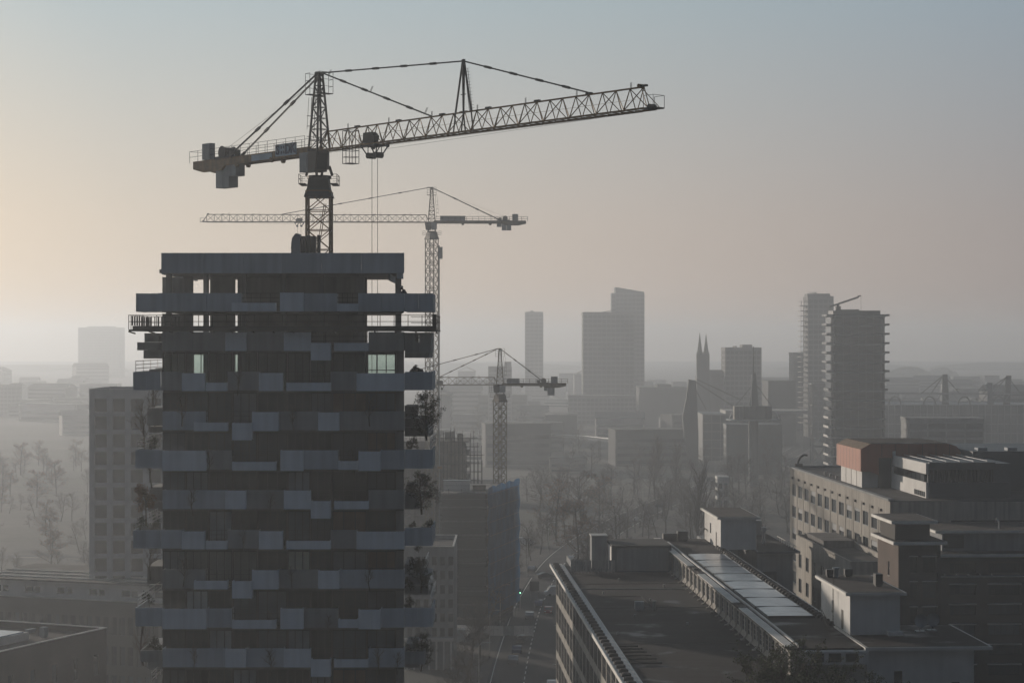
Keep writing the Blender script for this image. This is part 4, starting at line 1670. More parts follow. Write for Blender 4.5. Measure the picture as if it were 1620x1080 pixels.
def net(a, b, z0, z1, m, seed, off=0.25):
    a, b = Vector((*a, 0)), Vector((*b, 0))
    dn = (b - a).normalized()
    nn = Vector((dn.y, -dn.x, 0))
    rr_ = random.Random(seed)
    nu, nv = max(6, int((b - a).length / 0.8)), int((z1 - z0) / 0.7)
    mb = MB()
    ph = [rr_.uniform(0, 6.28) for _ in range(6)]
    for j in range(nv + 1):
        for i in range(nu + 1):
            p = a.lerp(b, i / nu)
            z = z0 + (z1 - z0) * j / nv
            bulge = off + 0.16 * math.sin(i * 1.35 + ph[0]) + 0.18 * abs(math.sin(math.pi * (z / 5.74))) + 0.08 * math.sin(j * 0.9 + i * 0.4 + ph[1])
            p = p + nn * bulge
            mb.v.append((p.x, p.y, z + (0.25 * math.sin(i * 0.7 + ph[2]) if j == nv else 0)))
    for j in range(nv):
        for i in range(nu):
            q = j * (nu + 1) + i
            mb.f.append((q, q + 1, q + nu + 2, q + nu + 1))
    return mb


wb(net(BP[0], BP[1], 3.2, 28.8, M_NET2, 3), 'grey_net', M_NET2, bb)
wb(net(BP[1], BP[2], 3.0, 29.9, M_NET, 5), 'blue_net', M_NET, bb)
mb = MB()
for k in range(10):
    p = Vector((*BP[1], 0)).lerp(Vector((*BP[2], 0)), 0.0)
    z = 2.87 * k + 2.6
    q0, q1 = Vector((*BP[1], 0)), Vector((*BP[2], 0))
    dn = (q1 - q0).normalized()
    nn = Vector((dn.y, -dn.x, 0))
    mb.bar(q0 + nn * 0.62 + Vector((0, 0, z)), q1 + nn * 0.62 + Vector((0, 0, z)), 0.05)
wb(mb, 'net_seam', M_DKBLUE, bb)
sc_ = thing('site_cabin', 'pale site cabin standing on the roof of the blue netted building', 'cabin', (PX(702, 420), 418, 28.2))
MB().box(0, 5.6, 0, 2.6, 0, 2.5).box(0.9, 2.0, -0.04, 0, 0.3, 2.2).build('wall', M_WHITE, sc_)
MB().box(-0.1, 5.7, -0.1, 2.7, 2.51, 2.65).build('roof', M_CRGREY, sc_)
sc2 = thing('material_stack', 'stack of boards and posts on the roof edge of the blue netted building', 'stack', (PX(750, 420), 416, 28.2))
rr = random.Random(8)
for k in range(6):
    MB().box(-0.3 + 0.1 * rr.random(), 2.4 + 0.3 * rr.random(), 0.0, 1.4, 0.3 * k, 0.3 * k + 0.27).build('board', M_WOOD, sc2)
# concrete shell with rebar and scaffolding behind
cs_ = thing('building_shell', 'unfinished concrete shell bristling with scaffold poles behind the blue netted building', 'building', (-20, 480, 0))
zt = PZ(697, 482)
for k in range(12):
    z = zt - 3.0 * k
    if z < 0.3:
        break
    wb(MB().box(-30, PX(742, 482), 480, 500, z - 0.3, z), 'floor_slab', M_DKCONC, cs_)
    for x in (-29, -24.5, -20, -16.2, -12.2):
        wb(MB().box(x, x + 0.8, 480.4, 481.2, max(0, z - 3.0), z - 0.3), 'column', M_DKCONC, cs_)
wb(MB().box(-28.5, -11.6, 484, 499, 0, zt - 0.31), 'core_wall', M_DKCONC, cs_)
for x, w_, h_ in ((-18.3, 1.0, 1.6), (-16.2, 2.2, 2.2), (-13.2, 1.2, 1.8)):
    wb(MB().box(x, x + w_, 482, 484, zt + 0.01, zt + h_), 'stub_wall', M_CONC, cs_)
mb = MB()
rr = random.Random(5)
for k in range(13):
    x = -18.4 + k * 0.92
    mb.bar((x, 478.8, 0), (x, 478.8, zt + rr.uniform(-0.5, 3.6) - (3 if k > 10 else 0)), 0.10)
    mb.bar((x + 0.2, 477.6, 0), (x + 0.2, 477.6, zt + rr.uniform(-2.0, 2.6) - (3 if k > 10 else 0)), 0.09)
for k in range(15):
    z = zt + 0.8 - k * 2.0
    if z > 1:
        mb.bar((-18.6, 478.8, z), (-7.2 + rr.uniform(-1, 0.6), 478.8, z), 0.09)
        mb.box(-18.6, -7.6 + rr.uniform(-0.8, 0.8), 477.7, 478.7, z - 0.12, z - 0.04)
wb(mb, 'scaffold', M_CRDK, cs_)
for k in range(16):
    x = -27 + k * 1.0 + rr.uniform(-0.3, 0.3)
    wb(MB().bar((x, 483, zt), (x, 483, zt + rr.uniform(0.8, 2.6)), 0.06), 'rebar', M_CRDK, cs_)
# pale gridded block in front of the blue building
wg = building('apartment_block', 'narrow pale block with small square windows over white columns, beside the unfinished tower', 'apartment block', (PX(640, 365), 365, 0), 0,
              PX(718, 365) - PX(640, 365), 22, 22.4, M_GREYBLUE, M_ROOF2, [(0.5 + 1.5 * k, 1.4 + 1.5 * k) for k in range(6)], [(19.0 - 2.6 * k, 20.6 - 2.6 * k) for k in range(6)],
              depth=0.3, nx=1, nz=1)
for k in range(7):
    MB().box(0.3 + 1.35 * k, 0.62 + 1.35 * k, -0.75, -0.35, 0, 5.2).build('column', M_WHITE, wg)
MB().box(0, PX(718, 365) - PX(640, 365), -0.9, -0.002, 5.21, 5.7).build('canopy', M_WHITE, wg)

# ------------------------------------------------------------------ factory in the right foreground
FZ = 24.7
FR = R(2.8)
fb = thing('factory_building', 'long factory with dark flat roof, glazed clerestory and skylight strip in the right foreground', 'factory', (12.6, 200, 0), FR)
nb_ = 20
lcols = [(0.6 + 5.5 * k, 5.1 + 5.5 * k) for k in range(nb_)]
lrows = [(20.2 - 4.4 * k, 23.4 - 4.4 * k) for k in range(5)]
mb = MB()
facade(mb, (0, 115, 0), (0, -1, 0), 145, 0, FZ, lcols, lrows, 0.06)
mb.poly([(0, -30, 0), (17, -30, 0), (17, -30, FZ), (0, -30, FZ)])
mb.poly([(25.1, 115, 0), (0, 115, 0), (0, 115, FZ), (25.1, 115, FZ)])
for k in range(nb_ + 1):
    y = 115 - 5.5 * k - 0.3
    mb.box(-0.035, -0.003, y - 0.2, y + 0.2, 0, FZ - 0.75)
mb.build('wall', M_STUCCO, fb)
put_windows(fb, (0, 115, 0), (0, -1, 0), lcols, lrows, 0.075, 4, 2, M_DKCONC, M_GLASSB, fr=0.09, sill=False)
MB().box(0.95, 16.99, -30, 114.5, FZ - 0.3, FZ).build('roof', M_ROOF, fb)
mb = MB().box(-0.95, 0.94, -30, 115.6, FZ + 0.003, FZ + 0.12)
mb.box(-1.0, -0.9, -30, 115.6, FZ - 0.28, FZ + 0.2)
mb.box(-0.9, 0.0, -30, 115.6, FZ - 0.25, FZ - 0.01)
mb.build('cornice', M_TRIM, fb)
blk = MB().box(-0.5, 0.5, -0.42, 0.42, 0, 0.3).box(-0.35, 0.35, -0.3, 0.3, 0.3, 0.38).mesh('ballast_block', M_BLACK)
for k in range(44):
    inst(blk, 'ballast_block', fb, (-0.15, 113.5 - 2.6 * k, FZ + 0.122), 0.06 * math.sin(k * 2.1))
mb = MB().box(0.95, 1.15, -30, 114, FZ + 0.002, FZ + 0.16)
mb.build('roof_kerb', M_STEEL, fb)
for y in (64, 32.5, 90):
    MB().box(1.2, 16.6, y, y + 0.28, FZ + 0.002, FZ + 0.05).build('roof_seam', M_BLACK, fb)
for k, y in enumerate((29.6, 27.6, 25.2, 22.8, 20.2, 17.4)):  # short black strips running in from the kerb
    MB().box(1.2, 3.4 + 0.25 * k, y, y + 0.22, FZ + 0.1, FZ + 0.3).build('roof_strip', M_BLACK, fb)
roof_units(fb, [(6.6, 61.5, FZ, 1.2, 1.0, 1.1)], M_CRGREY)
MB().bar((9.2, 62, FZ), (9.2, 62, FZ + 1.05), 0.2, 10).bar((9.2, 62, FZ + 1.05), (9.2, 62, FZ + 1.15), 0.3, 10).build('vent_pipe', M_STEEL, fb)
for k in range(7):
    MB().box(2.0 + 1.9 * k, 2.25 + 1.9 * k, 40 + 7.7 * ((k * 5) % 8), 40.3 + 7.7 * ((k * 5) % 8), FZ + 0.002, FZ + 0.32).build('roof_drain', M_STEEL, fb)
MB().path([(3.0, 75, FZ + 0.08), (9.0, 75.4, FZ + 0.08), (9.2, 62.6, FZ + 0.08)], 0.05).build('cable', M_BLACK, fb)
MB().path([(1.3, 84, FZ + 0.06), (16, 83.2, FZ + 0.06)], 0.06).build('cable', M_STEEL, fb)
# clerestory
CX0, CX1, CY0, CY1, CZ = 17.0, 25.1, 8.0, 123.0, 27.7
ccols = [(0.35 + 2.0 * k, 1.65 + 2.0 * k) for k in range(57)]
mb = MB()
facade(mb, (CX0, CY1, 0), (0, -1, 0), CY1 - CY0, FZ - 0.5, CZ, ccols, [(FZ + 0.75, CZ - 0.4)], 0.1)
mb.poly([(CX0, CY0, 0), (CX1, CY0, 0), (CX1, CY0, CZ), (CX0, CY0, CZ)])
mb.poly([(CX1, CY0, 0), (CX1, CY1, 0), (CX1, CY1, CZ), (CX1, CY0, CZ)])
mb.poly([(CX1, CY1, 0), (CX0, CY1, 0), (CX0, CY1, CZ), (CX1, CY1, CZ)])
mb.build('clerestory', M_STUCCO, fb)
put_windows(fb, (CX0, CY1, 0), (0, -1, 0), ccols[:57], [(FZ + 0.75, CZ - 0.4)], 0.3, 1, 3, M_TRIM, M_GLASSB, fr=0.06, pane=True) if False else None
wm_, pm_ = window_meshes(1.3, CZ - 0.4 - FZ - 0.75, 1, 3, M_STEEL, M_GLASSB, 0.06, False)
for k, (a, b) in enumerate(ccols):
    o = inst(wm_, 'clerestory_window', fb, (CX0 + 0.02, CY1 - a, FZ + 0.75), R(-90))
    inst(pm_, 'pane', o, (0, 0, 0))
for k in range(29):
    y = CY1 - 4.0 * k - 0.05
    mb = MB().box(CX0 - 0.14, CX0 - 0.003, y - 0.12, y + 0.12, FZ + 0.6, CZ - 0.1)
    mb.extrude([(CX0 - 0.14, y - 0.12, FZ + 0.6), (CX0 - 0.75, y - 0.12, FZ + 0.003), (CX0 - 0.45, y - 0.12, FZ + 0.003), (CX0 - 0.01, y - 0.12, FZ + 0.6)], (0, 0.24, 0))
    mb.box(CX0 - 0.8, CX0 - 0.4, y - 0.25, y + 0.25, FZ + 0.001, FZ + 0.14)
    mb.build('pilaster', M_STUCCO, fb)
MB().box(CX0 - 0.3, CX1 + 0.3, CY0 - 0.3, CY1 + 0.3, CZ + 0.002, CZ + 0.2).build('clerestory_roof', M_ROOF, fb)
for k in range(23):
    y = CY0 + 1.0 + 5.0 * k
    if k in (6, 13, 14):
        continue
    MB().box(CX0 - 0.42, CX0 + 0.62, y, y + 4.93, CZ + 0.203, CZ + 0.30).build('gutter_panel', M_TRIM, fb)
for k in range(3):
    MB().box(CX0 - 0.1, CX0 + 0.75, CY0 + (31.2, 66.2, 71.4)[k], CY0 + (33.5, 68.6, 73.0)[k], CZ + 0.204, CZ + 0.34).build('gutter_panel', M_BLACK, fb)
MB().box(CX0 + 0.9, CX0 + 1.15, CY0, CY1 - 6, CZ + 0.203, CZ + 0.42).build('roof_kerb', M_STEEL, fb)
for k in range(8):
    y0 = 30.3 + 8.5 * k
    mb = MB()
    x0, x1 = 18.7, 24.0
    n = 6
    for i in range(n):
        a, b = i / n, (i + 1) / n
        za_, zb_ = 0.12 * math.sin(math.pi * (0.12 + 0.76 * a)), 0.12 * math.sin(math.pi * (0.12 + 0.76 * b))
        mb.poly([(x0 + (x1 - x0) * a, y0, CZ + 0.35 + za_), (x0 + (x1 - x0) * b, y0, CZ + 0.35 + zb_), (x0 + (x1 - x0) * b, y0 + 8.42, CZ + 0.35 + zb_), (x0 + (x1 - x0) * a, y0 + 8.42, CZ + 0.35 + za_)])
        mb.poly([(x0 + (x1 - x0) * a, y0, CZ + 0.2), (x0 + (x1 - x0) * b, y0, CZ + 0.2), (x0 + (x1 - x0) * b, y0, CZ + 0.35 + zb_), (x0 + (x1 - x0) * a, y0, CZ + 0.35 + za_)])
    mb.poly([(x0, y0 + 8.42, CZ + 0.2), (x0, y0, CZ + 0.2), (x0, y0, CZ + 0.46), (x0, y0 + 8.42, CZ + 0.46)])
    mb.poly([(x1, y0, CZ + 0.2), (x1, y0 + 8.42, CZ + 0.2), (x1, y0 + 8.42, CZ + 0.46), (x1, y0, CZ + 0.46)])
    sk_ = mb.build('skylight', M_SKYL, fb)
    for t_ in (0.0,):
        MB().box(x0 - 0.1, x1 + 0.1, y0 + t_ - 0.05, y0 + t_ + 0.1, CZ + 0.205, CZ + 0.485).build('glazing_bar', M_CRDK, sk_)
for k in range(43):
    inst(blk, 'ballast_block', fb, (CX1 - 0.25, 108.5 - 2.0 * k, CZ + 0.205), 0.1 * math.sin(k * 1.7), (0.9, 0.9, 1.1))
mb = MB().box(CX1 + 0.1, CX1 + 0.75, 22.3, 110, CZ + 0.0, CZ + 0.26)
mb.build('cornice', M_TRIM, fb)


def roof_box(name, label, cat, x0, x1, y0, y1, z0, z1, wallm, over=0.6, roofm=None, parent=None, trim=None):
    """small roof-top house with overhanging flat roof; stands on the factory so it is part of it"""
    mb = MB().box(x0, x1, y0, y1, z0, z1)
    o = mb.build(name, wallm, parent or fb)
    MB().box(x0 - over, x1 + over, y0 - over, y1 + over, z1 + 0.002, z1 + 0.32).build('roof_edge', trim or M_TRIM, o)
    MB().box(x0 - over + 0.25, x1 + over - 0.25, y0 - over + 0.25, y1 + over - 0.25, z1 + 0.322, z1 + 0.36).build('roof', roofm or M_BROWNROOF, o)
    return o


# annexes and stair heads
ax = MB().box(25.102, 36.5, 8, 22, 0, CZ).build('annex', M_WHITE, fb)
MB().box(24.7, 38.2, 6.9, 23, CZ + 0.003, CZ + 0.34).build('roof_edge', M_TRIM, ax)
MB().box(25.0, 37.9, 7.2, 22.7, CZ + 0.342, CZ + 0.38).build('roof', M_ROOF, ax)
for x, z in ((28.0, 21.8), (34.1, 20.6), (28.0, 17.0), (34.1, 15.8)):
    w_ = MB().box(x, x + 0.85, 7.95, 7.997, z, z + 3.6).box(x - 0.1, x + 0.95, 7.8, 7.95, z - 0.12, z).build('window', M_FRAME, ax)
    MB().box(x + 0.08, x + 0.77, 7.93, 7.949, z + 0.1, z + 3.5).build('pane', M_GLASSB, w_)
MB().box(18.2, 25.0, 6.7, 7.9, CZ - 1.4, CZ + 0.0).build('bay', M_WHITE, fb)
for k in range(3):
    MB().box(19.0 + 1.8 * k, 20.3 + 1.8 * k, 6.65, 6.698, CZ - 1.1, CZ - 0.2).build('window', M_GLASSB, fb)
st = roof_box('stair_head', '', '', 25.0, 30.5, 15.6, 31, CZ + 0.39, 32.4, M_WHITE)
MB().box(24.95, 25.0 - 0.002, 19.0, 19.9, CZ + 0.5, CZ + 2.6).build('door', M_FRAME, st)
MB().box(24.95, 25.0 - 0.002, 24.2, 25.0, CZ + 1.6, CZ + 3.0).build('window', M_GLASSB, st)
mb = MB()
for y in (22.0, 22.5):
    mb.bar((24.55, y, CZ + 0.2), (24.55, y, 33.4), 0.03)
for k in range(14):
    mb.bar((24.55, 22.0, CZ + 0.5 + 0.35 * k), (24.55, 22.5, CZ + 0.5 + 0.35 * k), 0.02)
mb.build('ladder', M_CRDK, st)
mb = MB().box(29.0, 30.6, 14.6, 15.58, CZ + 0.385, CZ + 0.8)
mb.build('plinth', M_WHITE, st)
roof_units(st, [(25.2, 28.8, 32.78, 0.8, 0.7, 0.9), (27.4, 29.2, 32.78, 0.9, 0.7, 0.9), (28.8, 19.8, 32.78, 0.8, 1.2, 1.4)], M_FRAME)
MB().bar((26.4, 29.4, 32.76), (26.4, 29.4, 33.7), 0.28, 10).bar((26.4, 29.4, 33.7), (26.4, 29.4, 33.85), 0.42, 10).build('vent', M_CRGREY, st)
mb = MB()
for k in range(5):
    mb.bar((23.4 + 0.3 * k, 20 + 2.2 * k, CZ + 0.2), (23.4 + 0.3 * k, 20 + 2.2 * k, CZ + 1.4), 0.04)
mb.path([(23.4, 20, CZ + 1.4), (24.6, 28.8, CZ + 1.4)], 0.035)
mb.path([(23.4, 20, CZ + 0.8), (24.6, 28.8, CZ + 0.8)], 0.03)
mb.build('hand_rail', M_CRDK, st)
s2 = roof_box('stair_head', '', '', 24.8, 30.3, 106, 123, CZ + 0.21, 32.6, M_WHITE)
MB().box(24.75, 24.798, 110, 110.9, CZ + 0.4, CZ + 2.5).build('door', M_FRAME, s2)
MB().box(24.75, 24.798, 116, 117, CZ + 1.8, CZ + 3.4).build('window', M_GLASSB, s2)
mb = MB()
for y in (120.3, 122.0):
    for x in (23.9, 24.6):
        mb.bar((x, y, CZ + 0.2), (x, y, 34.0), 0.03)
mb.box(23.8, 24.75, 120.0, 122.2, CZ + 2.0, CZ + 2.06)
mb.path([(23.9, 120.3, 33.9), (23.9, 122, 33.9), (24.6, 122, 33.9)], 0.03)
mb.build('ladder', M_CRDK, s2)
a2 = MB().box(25.12, 36, 123.1, 134, 0, CZ - 0.3).box(30.4, 36, 106, 123.05, 0, CZ - 0.3).build('annex', M_GREYBLUE, fb)
MB().box(30.32, 37.0, 105, 134.6, CZ - 0.297, CZ).build('roof_edge', M_DKBLUE, a2)
MB().box(30.6, 36.7, 105.3, 134.3, CZ + 0.003, CZ + 0.04).build('roof', M_ROOF, a2)
mb = MB().bar((33.4, 117, CZ), (33.4, 117, CZ + 1.9), 0.22, 10).box(33.05, 33.75, 116.6, 117.4, CZ + 1.9, CZ + 2.6)
mb.build('mast', M_WHITE, a2)
mb = MB()
for k in range(9):
    mb.bar((36.5, 106 + 2.0 * k, CZ), (36.5, 106 + 2.0 * k, CZ + 0.7), 0.05)
mb.bar((36.5, 106, CZ + 0.7), (36.5, 122, CZ + 0.7), 0.06)
mb.build('hand_rail', M_WHITE, a2)
MB().box(31.0, 33.5, 105.9, 105.998, CZ - 5.2, CZ - 3.2).build('window', M_FRAME, a2)
for y0 in (130,):
    MB().box(28, 35.6, 131, 133.5, CZ - 0.25, CZ + 2.4).build('parapet_wall', M_DULLPANEL, a2)
# rear roof houses
r1 = MB().box(7.8, 16.98, 104.5, 114, FZ + 0.002, 28.6).build('plant_house', M_DKBLUE, fb)
MB().box(7.75, 16.9, 104.0, 114.2, 28.602, 28.85).build('roof', M_ROOF2, r1)
MB().box(7.72, 7.798, 104.6, 113.9, FZ + 0.05, 28.5).build('lit_left_side', M_TRIM, r1)  # pale sheet puts the sunlit look of the left side into its colour
MB().box(8.6, 16.5, 104.42, 104.498, FZ + 0.2, 28.4).build('cladding', M_GREYBLUE, r1)
r2 = MB().box(5.2, 7.6, 110, 113, FZ + 0.002, 29.7).build('chimney', M_GREYBLUE, fb)
MB().box(5.05, 7.7, 109.85, 113.1, 29.702, 29.85).build('cap', M_TRIM, r2)
mb = MB()
for k in range(13):
    x = 1.5 + 0.52 * k
    mb.box(x, x + 0.4, 103.2, 103.28, FZ + 0.25, FZ + 2.0)
    mb.bar((x, 103.35, FZ), (x, 103.35, FZ + 2.05), 0.04)
for z in (0.4, 1.9):
    mb.bar((1.4, 103.33, FZ + z), (8.0, 103.33, FZ + z), 0.04)
for k in range(5):
    mb.bar((1.45, 103.4 + 2 * k, FZ), (1.45, 103.4 + 2 * k, FZ + 2.0), 0.05)
mb.box(1.42, 1.5, 103.4, 112, FZ + 0.9, FZ + 1.9)
mb.build('screen_fence', M_GREYBLUE, fb)
roof_units(fb, [(17.6, 119.5, CZ + 0.21, 2.2, 1.6, 1.2), (20.0, 119.8, CZ + 0.21, 1.6, 1.6, 1.5)], M_FRAME)
# condensers on the near annex roof
for k, (x, y) in enumerate(((33.2, 17.6), (34.7, 18.4))):
    cu = thing('satellite_dish', ('left' if k == 0 else 'right') + ' one of two dark dishes on struts on the near annex roof', 'dish', (12.6 + x * math.cos(FR) - y * math.sin(FR), 200 + x * math.sin(FR) + y * math.cos(FR), CZ + 0.38), FR, 'dishes on the annex roof')
    mb = MB().box(-0.5, 0.5, -0.5, 0.5, 0, 0.12).bar((0, 0, 0.1), (0, 0, 1.2), 0.06, 8).bar((0.4, 0.4, 0.1), (0, 0, 0.9), 0.04)
    mb.build('stand', M_STEEL, cu)
    mb = MB()
    for i in range(3):
        for j in range(14):
            q = []
            for rr_, a in ((i / 3, j), (i / 3, j + 1), ((i + 1) / 3, j + 1), ((i + 1) / 3, j)):
                an = 2 * math.pi * a / 14
                q.append((0.75 * rr_ * math.cos(an), -0.3 + 0.3 * rr_ * rr_ * -1.0, 1.3 + 0.75 * rr_ * math.sin(an)))
            mb.poly(q)
    mb.build('reflector', M_CRGREY, cu)

# ------------------------------------------------------------------ concrete office on the right
RZ = 35.3
ro = thing('concrete_building', 'tall weathered concrete building with rows of dark windows below the red roof box', 'building', (58.3, 307, 0), FR)
rcols = [(2.2 + 6.1 * k, 6.2 + 6.1 * k) for k in range(13)]
rrows = [(RZ - 5.15 - 4.17 * k, RZ - 2.85 - 4.17 * k) for k in range(7)]
mb = MB()
facade(mb, (0, 82, 0), (0, -1, 0), 82, 0, RZ, rcols, rrows, 0.22)
facade(mb, (0, 0, 0), (1, 0, 0), 62, 0, RZ, [(9.5, 22), (23.5, 30), (32, 38)], [(RZ - 4.9, RZ - 2.9)], 0.4)
mb.poly([(0, 82, 0), (62, 82, 0), (62, 82, RZ), (0, 82, RZ)])
mb.poly([(62, 0, 0), (62, 82, 0), (62, 82, RZ), (62, 0, RZ)])
for k in range(13):
    y = 82 - (2.2 + 6.1 * k) + 1.0
    mb.box(-0.06, -0.003, y - 0.14, y + 0.14, 2.0, RZ - 1.4)
mb.build('wall', M_STUCCO, ro)
put_windows(ro, (0, 82, 0), (0, -1, 0), rcols, rrows, 0.22, 3, 1, M_CRGREY, M_GLASSB)
put_windows(ro, (0, 0, 0), (1, 0, 0), [(9.5, 22), (23.5, 30), (32, 38)], [(RZ - 4.9, RZ - 2.9)], 0.4, 8, 2, M_FRAME, M_GLASSB)
MB().box(0.0, 62, 0.0, 82, RZ + 0.003, RZ + 0.12).build('roof', M_ROOF2, ro)
mb = MB().box(-0.35, 0.5, -0.3, 82.3, RZ + 0.123, RZ + 0.45).box(0.5, 62, 81.5, 82.3, RZ + 0.123, RZ + 0.45)
mb.build('coping', M_GREYBLUE, ro)
for k in range(13):
    y = 82 - (2.5 + 6.1 * k) - 0.8
    mb = MB().box(-0.3, -0.003, y - 0.2, y + 0.2, RZ - 1.9, RZ - 1.5)
    mb.build('bracket', M_DKCONC, ro)
mb = MB()
facade(mb, (0.02, 0.0, 0), (0, 1, 0), 0.01, 0, 0.01, [], [])
rr = random.Random(9)
for a, b in rcols:
    for c_, d_ in rrows[:4]:
        if rr.random() < 0.3:
            hh_ = rr.uniform(0.4, 1.3)
            MB().box(0.062, 0.068, 82 - b + 0.1, 82 - a - 0.1, d_ - hh_, d_ - 0.08).build('blind', M_DULLPANEL, ro)
# one window stands open
w_ = MB().box(-0.9, -0.15, 18.9, 18.96, RZ - 9.2, RZ - 7.2).build('open_casement', M_TRIM, ro)
# red roof box: a tube of red cladding with chamfered top edges
rx0, rx1, ry0, ry1, rz0, rz1 = 1.5, 18.6, 27, 46, 38.2, 42.8
prof = [(rx0, rz0), (rx0 + 1.6, rz0), (rx0 + 3.1, rz0 - 0.6), (rx0 + 3.1, rz1 - 2.3), (rx1 - 1.0, rz1 - 2.3), (rx1 - 0.2, rz1 - 2.0), (rx1, rz1 - 1.4), (rx1 - 0.8, rz1 - 0.4), (rx1 - 2.0, rz1),
        (rx0 + 1.6, rz1), (rx0, rz1 - 0.9)]
mb = MB()
mb.extrude([(x, ry0, z) for x, z in prof], (0, ry1 - ry0, 0))
rb = mb.build('red_roof_box', M_RED, ro)
MB().poly([(rx0 + 0.02, ry0 + 0.02, rz1 - 0.89 + 0.02), (rx0 + 1.6, ry0 + 0.02, rz1 + 0.02), (rx0 + 1.6, ry1 - 0.02, rz1 + 0.02), (rx0 + 0.02, ry1 - 0.02, rz1 - 0.87)]).build('slope_cladding', M_WOOD, rb)
for k in range(8):
    y = ry0 + 2.4 * k + 1.1
    MB().box(rx0 - 0.02, rx0 - 0.002, y - 0.03, y + 0.03, rz0 + 0.02, rz1 - 0.92).build('cladding_joint', M_FRAME, rb)
for k in range(6):
    x = rx0 + 3.6 + 2.3 * k
    MB().box(x - 0.03, x + 0.03, ry0 - 0.02, ry0 - 0.002, rz1 - 2.28, rz1 - 0.02).build('cladding_joint', M_FRAME, rb)
MB().box(rx0 + 1.8, rx1 - 2.2, ry0 + 0.5, ry1 - 0.5, rz1 + 0.003, rz1 + 0.1).build('roof', M_ROOF, rb)
mb = MB().box(rx0 + 3.3, rx1 - 0.6, ry0 + 1.0, ry1 - 1, RZ + 0.13, rz1 - 2.31)
mb.build('glazed_storey', M_GLASSB, ro)
mb = MB()
for k in range(4):
    mb.box(rx0 + 0.5, rx0 + 3.2, 28.2 + 4.2 * k, 32.0 + 4.2 * k, RZ + 0.125, rz0 - 0.02)
mb.build('support_wall', M_WHITE, ro)
# white penthouse
px0, px1 = 6.9, 17.6
mb = MB()
mb.box(px0, px0 + 0.4, 5, 52, RZ + 0.125, RZ + 2.6)
mb.box(px0, px0 + 0.4, 5, 28, RZ + 3.9, RZ + 5.6)
mb.box(px0 - 0.0, px0 + 0.4, 26.4, 26.9 + 1.0, RZ + 2.6, rz1 - 1.2)
ph_ = mb.build('white_side_wall', M_WHITE, ro)
mb = MB()
mb.box(px0 + 0.45, px1 + 3, 5.6, 26, RZ + 0.13, RZ + 5.5)
mb.build('penthouse', M_DKBLUE, ro)
mb = MB().box(px0 + 0.5, px1, 5.3, 5.58, RZ + 2.6, RZ + 4.6).build('penthouse_glazing', M_GLASSB, ro)
mb = MB()
for k in range(18):
    x = px0 + 0.6 + k * 0.58
    mb.box(x, x + 0.09, 5.18, 5.298, RZ + 2.6, RZ + 4.5)
mb.box(px0 + 0.42, px1 + 0.2, 4.6, 5.6, RZ + 4.6, RZ + 5.75)
mb.box(px0 + 0.42, px1 + 2.4, 4.9, 5.58, RZ + 0.13, RZ + 2.59)
mb.build('penthouse_frame', M_DKBLUE, ro)
mb = MB()
for k in range(8):
    y = 6.4 + 2.7 * k
    mb.box(px0 + 0.05, px0 + 0.3, y, y + 2.5, RZ + 2.62, RZ + 3.88)
mb.build('side_glazing', M_GLASSB, ro)
for k in range(6):
    y = 5.6 + 1.15 * k
    MB().box(px0 - 0.03, px0 - 0.003, y, y + 0.95, RZ + 0.3, RZ + 1.1).build('window', M_GLASSB, ro)
# roof clutter on the penthouse: rails, lamps, frames
mb = MB()
for k in range(12):
    mb.bar((px0 + 0.2, 28.2 + k * 0.9, RZ + 2.6), (px0 + 0.2, 28.2 + k * 0.9, RZ + 3.5), 0.035)
mb.bar((px0 + 0.2, 28.2, RZ + 3.5), (px0 + 0.2, 38.2, RZ + 3.5), 0.05)
mb.bar((px0 + 0.2, 28.2, RZ + 3.05), (px0 + 0.2, 38.2, RZ + 3.05), 0.04)
for x in (px0 + 0.4, px0 + 1.0, px0 + 1.6):
    for y in (27.4, 28.6):
        mb.bar((x, y, RZ + 2.6), (x, y, RZ + 6.4), 0.05)
for z in (3.4, 4.4, 5.4, 6.3):
    mb.path([(px0 + 0.4, 27.4, RZ + z), (px0 + 1.6, 27.4, RZ + z), (px0 + 1.6, 28.6, RZ + z), (px0 + 0.4, 28.6, RZ + z)], 0.04)
mb.build('roof_railing', M_RAIL, ro)
mb = MB()
for k in range(5):
    mb.bar((px0 + 1.2 + 2.2 * k, 6, RZ + 5.9), (px0 + 1.2 + 2.2 * k, 24, RZ + 5.9), 0.05)
    mb.bar((px0 + 1.2 + 2.2 * k, 6, RZ + 5.5), (px0 + 1.2 + 2.2 * k, 6, RZ + 6.0), 0.05)
mb.build('roof_bars', M_RAIL, ro)
MB().box(13.2, 16.8, 27.5, 29, RZ + 5.5, RZ + 7.3).build('lift_head', M_WHITE, ro)
MB().box(18.6, 60, 20, 46, RZ + 0.13, RZ + 6.6).build('upper_storey', M_DKBLUE, ro)
for k in range(7):
    MB().box(20 + 5 * k, 21.6 + 5 * k, 22, 24, RZ + 6.6, RZ + 7.1).build('roof_hatch', M_CRGREY, ro)
for k in range(4):
    mb = MB().bar((2.4, 60 - 5 * k, RZ + 0.13), (2.4, 60 - 5 * k, RZ + 0.7), 0.25, 10)
    mb.build('roof_vent', M_STEEL, ro)
# davit at the far corner
dv = thing('roof_davit', 'dark curved davit arm on the far corner of the concrete building roof', 'davit', (PX(1262, 386), 386, RZ + 0.45))
MB().path([(0, 0, 0), (0.15, 0, 1.1), (0.6, 0, 1.9), (1.2, 0, 2.3), (1.9, 0, 2.2)], 0.2, 8).build('arm', M_CRDK, dv)
MB().box(-0.5, 0.9, -0.4, 0.4, 0, 0.6).build('base', M_CRDK, dv)
